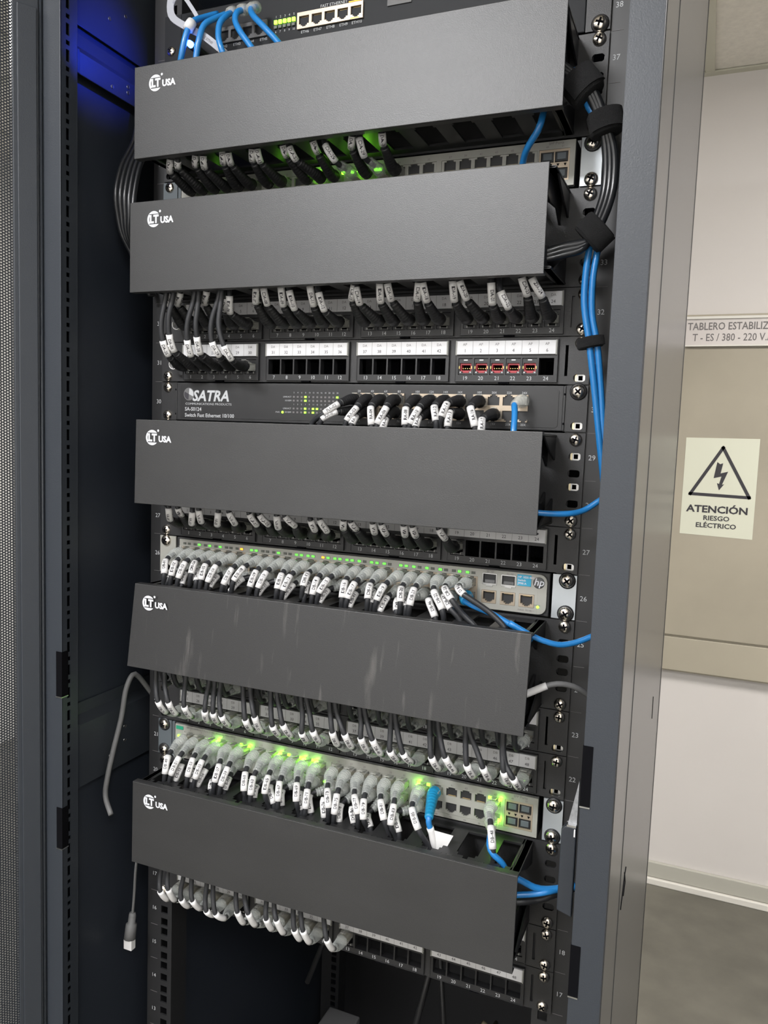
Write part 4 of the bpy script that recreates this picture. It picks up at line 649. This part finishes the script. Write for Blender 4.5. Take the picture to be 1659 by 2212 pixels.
# ================= PATCH CABLES =================
D=json.loads(DATA)
def P_(p): return Vector(p)*T4
def tag_mesh(b,pts,r,txt,size=.0040):
    """paper sleeve round the cord; text reads towards the plug"""
    b.tube(pts,r,'tag_white',n=14,sx=1.12)
    if not txt: return
    n=len(pts); L=[0]
    for i in range(1,n): L.append(L[-1]+(pts[i]-pts[i-1]).length)
    tot=L[-1]; vs,fs,w=glyphs(txt,.01); sc=min(size,tot*.86/w); off=(tot-w*sc)/2
    for turn in (0,1.75):
        V=[]
        for (gx_,gy_) in vs:
            s_=tot-(gx_*sc+off)          # far end first
            i=0
            while i<n-2 and L[i+1]<s_: i+=1
            f=(s_-L[i])/max(1e-9,L[i+1]-L[i]); c=pts[i].lerp(pts[i+1],f); T=(pts[max(i,0)]-pts[i+1]).normalized()  # towards the plug
            N=Vector((.35,-1,.15)); N=(N-T*N.dot(T)).normalized(); B=N.cross(T)
            a=(gy_*sc-.0014)/r+turn; rr_=r*1.12+.00012
            V.append(c+(N*math.cos(a)+B*math.sin(a))*rr_)
        b.add(V,fs,'ink')
def cable(label,pts,txt=None,boot='boot_black',cord='cord_black',taglen=None,plug='plug_clear',r=.0027,sleeve='black',nm='patch_cable',cat='cable',group=None,bootr=(.0062,.0040)):
    p0=P_(pts[0]); A=P_(pts[1]); B=P_(pts[2]); rest=[P_(p) for p in pts[3:]]
    t=thing(nm,label,cat,tuple(p0),group)
    out=Vector((0,-1,0)); clear=boot!='boot_black'; start=p0+out*(.0125 if clear else .009)
    d=(B-A).normalized()
    path=spline([start,start+out*.007,A-(A-start-out*.007).normalized()*.0001 if False else A],.0011)
    path=spline([start,start+out*.009+(A-start)*.05,A],.0009)
    # plug
    b=MB(); b.box(p0.x-.0057,p0.x+.0057,start.y-.001,p0.y+.006,p0.z-.0038,p0.z+.0038,plug)
    b.add([(p0.x-.0028,p0.y+.001,p0.z+.0036),(p0.x+.0028,p0.y+.001,p0.z+.0036),(p0.x+.0028,p0.y-.011,p0.z+.0062),(p0.x-.0028,p0.y-.011,p0.z+.0062),(p0.x-.0028,p0.y+.001,p0.z+.0042),(p0.x+.0028,p0.y+.001,p0.z+.0042),(p0.x+.0028,p0.y-.011,p0.z+.0070),(p0.x-.0028,p0.y-.011,p0.z+.0070)],[(0,1,2,3),(4,7,6,5),(0,4,5,1),(1,5,6,2),(2,6,7,3),(3,7,4,0)],plug)
    if boot!='boot_black': b.box(p0.x-.0048,p0.x+.0048,p0.y-.0085,p0.y+.004,p0.z-.0030,p0.z-.0012,'wire_tan')
    b.build('plug',t)
    # boot, ribbed
    n=len(path); rad=[]
    cut=max(4,int(n*(.80 if clear else .92)))
    bp=path[:cut]
    for i in range(cut):
        f=i/(cut-1); rr_=bootr[0]*(1-f)+bootr[1]*f
        rr_*= ((.84,1.05,1.05)[i%3] if clear else (.93,1.02,1.02)[i%3]) if .08<f<.97 else 1.0
        rad.append(rr_)
    b=MB(); b.tube(bp,rad,boot,n=12,sx=1.05); b.build('boot',t)
    # cord
    full=spline([path[max(0,int(n*(.45 if boot!='boot_black' else .8)))],A,B]+rest,.004)
    b=MB(); b.tube(full,r,cord,n=10); b.build('cord',t)
    if txt is not None:
        tp=spline([A,B],.004) if False else [A.lerp(B,k/6) for k in range(7)]
        k0=None
        # follow the cord between A and B
        ia=min(range(len(full)),key=lambda i:(full[i]-A).length); ib=min(range(len(full)),key=lambda i:(full[i]-B).length)
        tp=full[ia:ib+1] if ib-ia>=2 else tp
        b=MB(); tag_mesh(b,tp,r+.0006,txt); b.build('tag',t)
    return t
ROWS={
 'u35':('boot_black','black cable tagged {t} in the grey switch below the first cover','cables of the topmost grey switch',None),
 'u32':('boot_black','black cable tagged {t} in the patch panel below the second cover','cables of the fully filled patch panel',None),
 'u31':('boot_black','black cable tagged {t} in the panel with red jacks','cables of the panel with red jacks',None),
 'u30':('boot_black','white-tagged black cable, {o} from the left on the black branded switch','cables of the black branded switch',None),
 'u27':('boot_black','black cable tagged {t} just below the third cover','cables below the third cover',None),
 'u26a':('boot_clear','clear-booted cable tagged {t} in the beige-faced switch','upper cables of the beige-faced switch',None),
 'u26b':('boot_clear','{o} cable from the left in the lower row of the beige-faced switch','lower cables of the beige-faced switch',None),
 'u22':('boot_clear','cable tagged {t} hanging below the scratched cover','cables of the panel below the scratched cover',None),
 'u21a':('boot_clear','clear-booted cable tagged {t} in the green-lit switch','upper cables of the switch with green lights',None),
 'u21b':('boot_clear','{o} cable from the left in the lower row of the green-lit switch','lower cables of the switch with green lights',None),
 'u17':('boot_clear','{o} cable from the left hanging under the lowest cover','cables under the lowest cover',None)}
for key,(bt,lab,grp,_) in ROWS.items():
    for i,(nn,tx,pts) in enumerate(D[key]):
        bo=bt
        if key=='u35' and i in (11,13): bo='boot_clear'
        cable(lab.format(t=tx,o=ORD[i+1]),pts,'' if key in('u17','xx') else tx,bo,group=grp,cord='cord_black')
# plugs of the panel hidden behind the scratched cover
for k in range(24):
    x=G0[k//6]+.01575*(k%6)+.0015; z=22*U+.0165
    if k in (6,12): continue
    pts=[(x,-.008,z),(x-.003,-.040,z-.003),(x-.004,-.048,z+.012),(x-.004,-.050,z+.03),(x-.003,-.045,z+.05)]
    cable('clear cable boot peeking out just under the edge of the scratched cover',[[v/T4 for v in p] for p in pts],None,'boot_clear',group='boots peeking out under the scratched cover')
F_=D['free']
def loose(nm,label,pts,m,r,cat='cable',group=None,n=12,parts=None):
    o_pts=spline([P_(p) for p in pts],.004)
    t=thing(nm,label,cat,tuple(o_pts[0]),group)
    b=MB(); b.tube(o_pts,r,m,n=n); b.build('jacket',t); return t,o_pts
for k,p in enumerate(F_['bundle']): loose('power_cable','glossy black cable, %s of the strapped bundle at the right rail'%('outermost','middle one','innermost')[k],p,'cord_gloss',.0034,group='thick black cables strapped at the right')
for k,p in enumerate(F_['blue_strap']): loose('network_cable',('long blue cable running through the black bundle down the right rail','blue cable beside the right rail, starting below the third strap')[k],p,'blue_jacket',.0030,group='blue cables down the right rail')
loose('network_cable','blue cable leaving the right end of the third cover toward the frame post',F_['b3'],'blue_jacket',.0027)
loose('network_cable','blue cable curving from the right end of the scratched cover to the frame post',F_['b4'],'blue_jacket',.0027)
loose('network_cable','upper of two blue cables leaving the right end of the lowest cover',F_['b5a'],'blue_jacket',.0031)
loose('network_cable','lower of two blue cables leaving the right end of the lowest cover',F_['b5b'],'blue_jacket',.0029)
loose('network_cable','black cable just under the two blue ones by the lowest cover',F_['k5'],'cord_black',.0034)
t,pp=loose('network_cable','grey cable with a pale tag arching out at the right end of the scratched cover',F_['g4'],'dim_grey',.0026)
b=MB(); k=[i for i,p in enumerate(pp) if .206<p.x<.2275]; b.tube(pp[k[0]:k[-1]+1],.0034,'tag_white',n=12); b.build('tag',t)
def blueplug(name,label,pts,boot,port,bootfrac=.3):
    o_pts=spline([P_(p) for p in pts],.003); t=thing(name,label,'cable',tuple(o_pts[0]))
    px,pz=port
    b=MB(); b.box(px-.0057,px+.0057,-.020,.004,pz-.0038,pz+.0038,'plug_clear'); b.build('plug',t)
    nb=max(4,int(len(o_pts)*bootfrac)); bpts=spline([Vector((px,-.012,pz)),Vector((px,-.020,pz)),o_pts[nb]],.001)
    b=MB(); n=len(bpts); b.tube(bpts,[(.0066*(1-i/(n-1))+.0042*i/(n-1))*(.93 if i%4==0 else 1.03) for i in range(n)],boot,n=12); b.build('boot',t)
    b=MB(); b.tube([bpts[-3]]+o_pts[nb:],.0029,'blue_jacket',n=12); b.build('cord',t); return t,o_pts
loose('network_cable','blue cable dropping from under the topmost cover behind the second cover',F_['blue35'],'blue_jacket',.0030)
blueplug('network_cable','blue cable slanting from the beige-faced switch into the scratched manager',F_['blue26'],'blue_boot',(.138,25*U+.0140),.15)
blueplug('network_cable','blue cable behind the DB-48 cable at the right of the green-lit switch',F_['blue24'],'plug_clear',(.1745,20*U+.0145),.25)
blueplug('network_cable','blue cable with a clear plug in the last column of the black branded switch',F_['blue30'],'plug_clear',(.1826,29*U+.0280),.2)
t,pp=blueplug('network_cable','blue-booted cable with white flag tag in the green-lit switch',F_['blue20'],'blue_boot',(.1137,20*U+.0300),.42)
i0=min(range(len(pp)),key=lambda i:abs(pp[i].z-(pp[0].z-.046)))
b=MB(); n=len(pp); b.tube(pp[int(n*.52):int(n*.9)],.0036,'tag_white',n=12); b.build('tag',t)
c=pp[int(n*.62)]; d=pp[int(n*.88)]
b=MB(); b.prism([(c.x,c.z+.004),(c.x+.022,c.z+.003),(d.x+.004,d.z-.001),(d.x,d.z)],c.y-.0009,c.y-.0006,'tag_white'); b.build('tag_flag',t)
# top-left blue cables
for k,p in enumerate(F_['top']):
    t,pp=loose('network_cable','blue cable arching down behind the topmost cover, %s from the left'%ORD[k+1],p,'blue_jacket',.0031,group='blue cables arching at the top left')
    if k in (2,3,4):
        b=MB(); n=len(pp); b.tube(pp[:int(n*.22)],.0058,'plug_clear',n=10); b.build('boot',t)
    if k==0:
        b=MB(); q=[i for i,x in enumerate(pp) if 1.682<x.z<1.696]; q=q or [n//3,n//3+3]; b.tube(pp[q[0]:q[-1]+1],.0052,'tag_white',n=12); b.build('tag',t)
def ribbon(nm,label,pts,w,th,m,txt=None):
    pp=spline([P_(p) for p in pts],.005); t=thing(nm,label,'cable tie',tuple(pp[0])); b=MB(); V=[];F=[]
    k=len(pp)
    for i,p in enumerate(pp):
        T=(pp[min(i+1,k-1)]-pp[max(i-1,0)]).normalized(); N=Vector((.3,-1,.2)); B=(N.cross(T)).normalized(); N2=T.cross(B).normalized()
        V+= [p+B*w/2+N2*th,p-B*w/2+N2*th,p-B*w/2-N2*th,p+B*w/2-N2*th]
    for i in range(k-1):
        for j in range(4): F.append((4*i+j,4*i+(j+1)%4,4*i+4+(j+1)%4,4*i+4+j))
    F+= [(3,2,1,0),(4*k-4,4*k-3,4*k-2,4*k-1)]
    b.add(V,F,m); b.build('strip',t); return t,pp
t,pp=ribbon('tag_ribbon','white marker strip crossing behind the blue cables at the top left',F_['ties'],.0075,.0004,'zip_white')
a=pp[int(len(pp)*.60)]; e=pp[int(len(pp)*.93)]; T=(e-a).normalized(); N=Vector((.3,-1,.2)); B=N.cross(T).normalized(); 
if B.z<0: B=-B
b=MB(); b.text('PORT ETH0',0,0,0,.0042,'ink_grey','L',F=lambda u,v:tuple(a+T*u+B*(v-.0015)+Vector((.0003,-.0022,.0002)))); b.build('lettering',t)
ribbon('tag_ribbon','thin pale loop curling at the top edge above the blue cables',F_['ties2'],.004,.0004,'zip_white')
# straps
def strap(label,p0,p1,r,w,r2=None):
    a,e=Vector(p0),Vector(p1); t=thing('cable_strap',label,'hook and loop strap',tuple((a+e)/2),'hook and loop cable straps')
    d=(e-a).normalized(); b=MB(); n=8
    pts=[a.lerp(e,i/n) for i in range(n+1)]
    b.tube(pts,[r*(.90 if i in(0,n) else 1.0) for i in range(n+1)],'velcro',n=28,sx=w,up=(0,-1,0)); b.build('band',t)
    N=(Vector((0,-1,0))-d*d.dot(Vector((0,-1,0)))).normalized(); B=d.cross(N); b=MB(); V=[];F=[]
    for i in range(13):
        al=-1.5+2.3*i/12
        for s0,ro in ((.06,1.0),(.06,1.10),(.90,1.10),(.90,1.0)):
            V.append(a.lerp(e,s0)+(N*math.cos(al)+B*math.sin(al)*w)*r*ro)
    for i in range(12):
        for j in range(4): F.append((4*i+j,4*i+(j+1)%4,4*i+4+(j+1)%4,4*i+4+j))
    F+=[(3,2,1,0),(48,49,50,51)]
    b.add(V,F,'velcro',False); b.build('strap_tail',t)
for lab,p0,p1,r,w in STRAPS: strap(lab,p0,p1,r,w)
# left side cables
for k,p in enumerate(F_['left']): loose('power_cable','%s cable from the left of the bowed bundle left of the second cover'%ORD[k+1],p,'cord_gloss',.0027,group='bowed cables at the left side')
loose('network_cable','grey cable looping over the brace at the lower left',F_['loop'],'dim_grey',.0030)
pp=spline([P_(p) for p in F_['hang']],.004); a,e1,e2=[P_(p) for p in F_['hangplug']]
t=thing('network_cable','loose cable dangling at the lower left with a bare clear plug on its end','cable',tuple(pp[0]))
b=MB(); b.tube(pp,.0016,'dim_grey'); b.build('cord',t)
b=MB(); b.tube([a+Vector((0,0,.004)),a,a.lerp(e1,.3),a.lerp(e1,.35),e1],[.0036,.0045,.0045,.0066,.0070],'dim_grey',n=12); b.build('boot',t)
b=MB(); b.box(e1.x-.0058,e1.x+.0058,e1.y-.004,e1.y+.004,e2.z,e1.z+.001,'tag_white'); b.build('plug',t,bevel=.0006)
# things deep inside the bottom of the rack
t=thing('equipment_box','pale grey equipment box standing deep in the bottom of the rack','box',(-.18,.37,.19))
b=MB(); b.box(-.210,-.150,.30,.44,.19,.262,'dim_grey'); b.build('case',t,bevel=.003)
t=thing('crossed_struts','thin dark struts leaning deep inside the bottom of the rack','strut',(0,.3,.2))
b=MB(); b.tube([(-.10,.25,.62),(-.16,.25,.45)],.004,'panel_black',n=8); b.tube([(.03,.3,.55),(-.03,.3,.25)],.005,'panel_black',n=8); b.tube([(.03,.3,.55),(.06,.3,.25)],.004,'panel_black',n=8); b.build('bars',t)
rnd=random.Random(3)
for k in range(7):
    x,z=.10+.02*k,.40-.008*k
    pts=[((x+rnd.uniform(-.03,.03)),.30+rnd.uniform(-.04,.04),z+rnd.uniform(-.05,.05)) for _ in range(5)]
    t=thing('loose_cable','dull tan cable in the tangle behind the lowest patch panel','cable',pts[0],'tangled cables at the bottom of the rack')
    b=MB(); b.tube(spline(pts,.008),.003,'wire_tan',n=8); b.build('jacket',t)

def curl(lab,x,z,y=-.012):
    t=thing('curled_label',lab,'label',(x,y,z),'curled white label ends at the left rail'); b=MB(); V=[];F=[]
    for i in range(11):
        a=math.radians(150+200*i/10)
        for ro in (.0052,.0058):
            for dy in (0,.005): V.append((x+ro*math.cos(a),y-dy,z+ro*math.sin(a)))
    for i in range(10):
        for p,q in ((0,1),(1,3),(3,2),(2,0)): F.append((4*i+p,4*i+q,4*i+4+q,4*i+4+p))
    b.add(V,F,'tag_white'); b.build('paper',t)
for lab,x,z in CURLS: curl(lab,x,z)
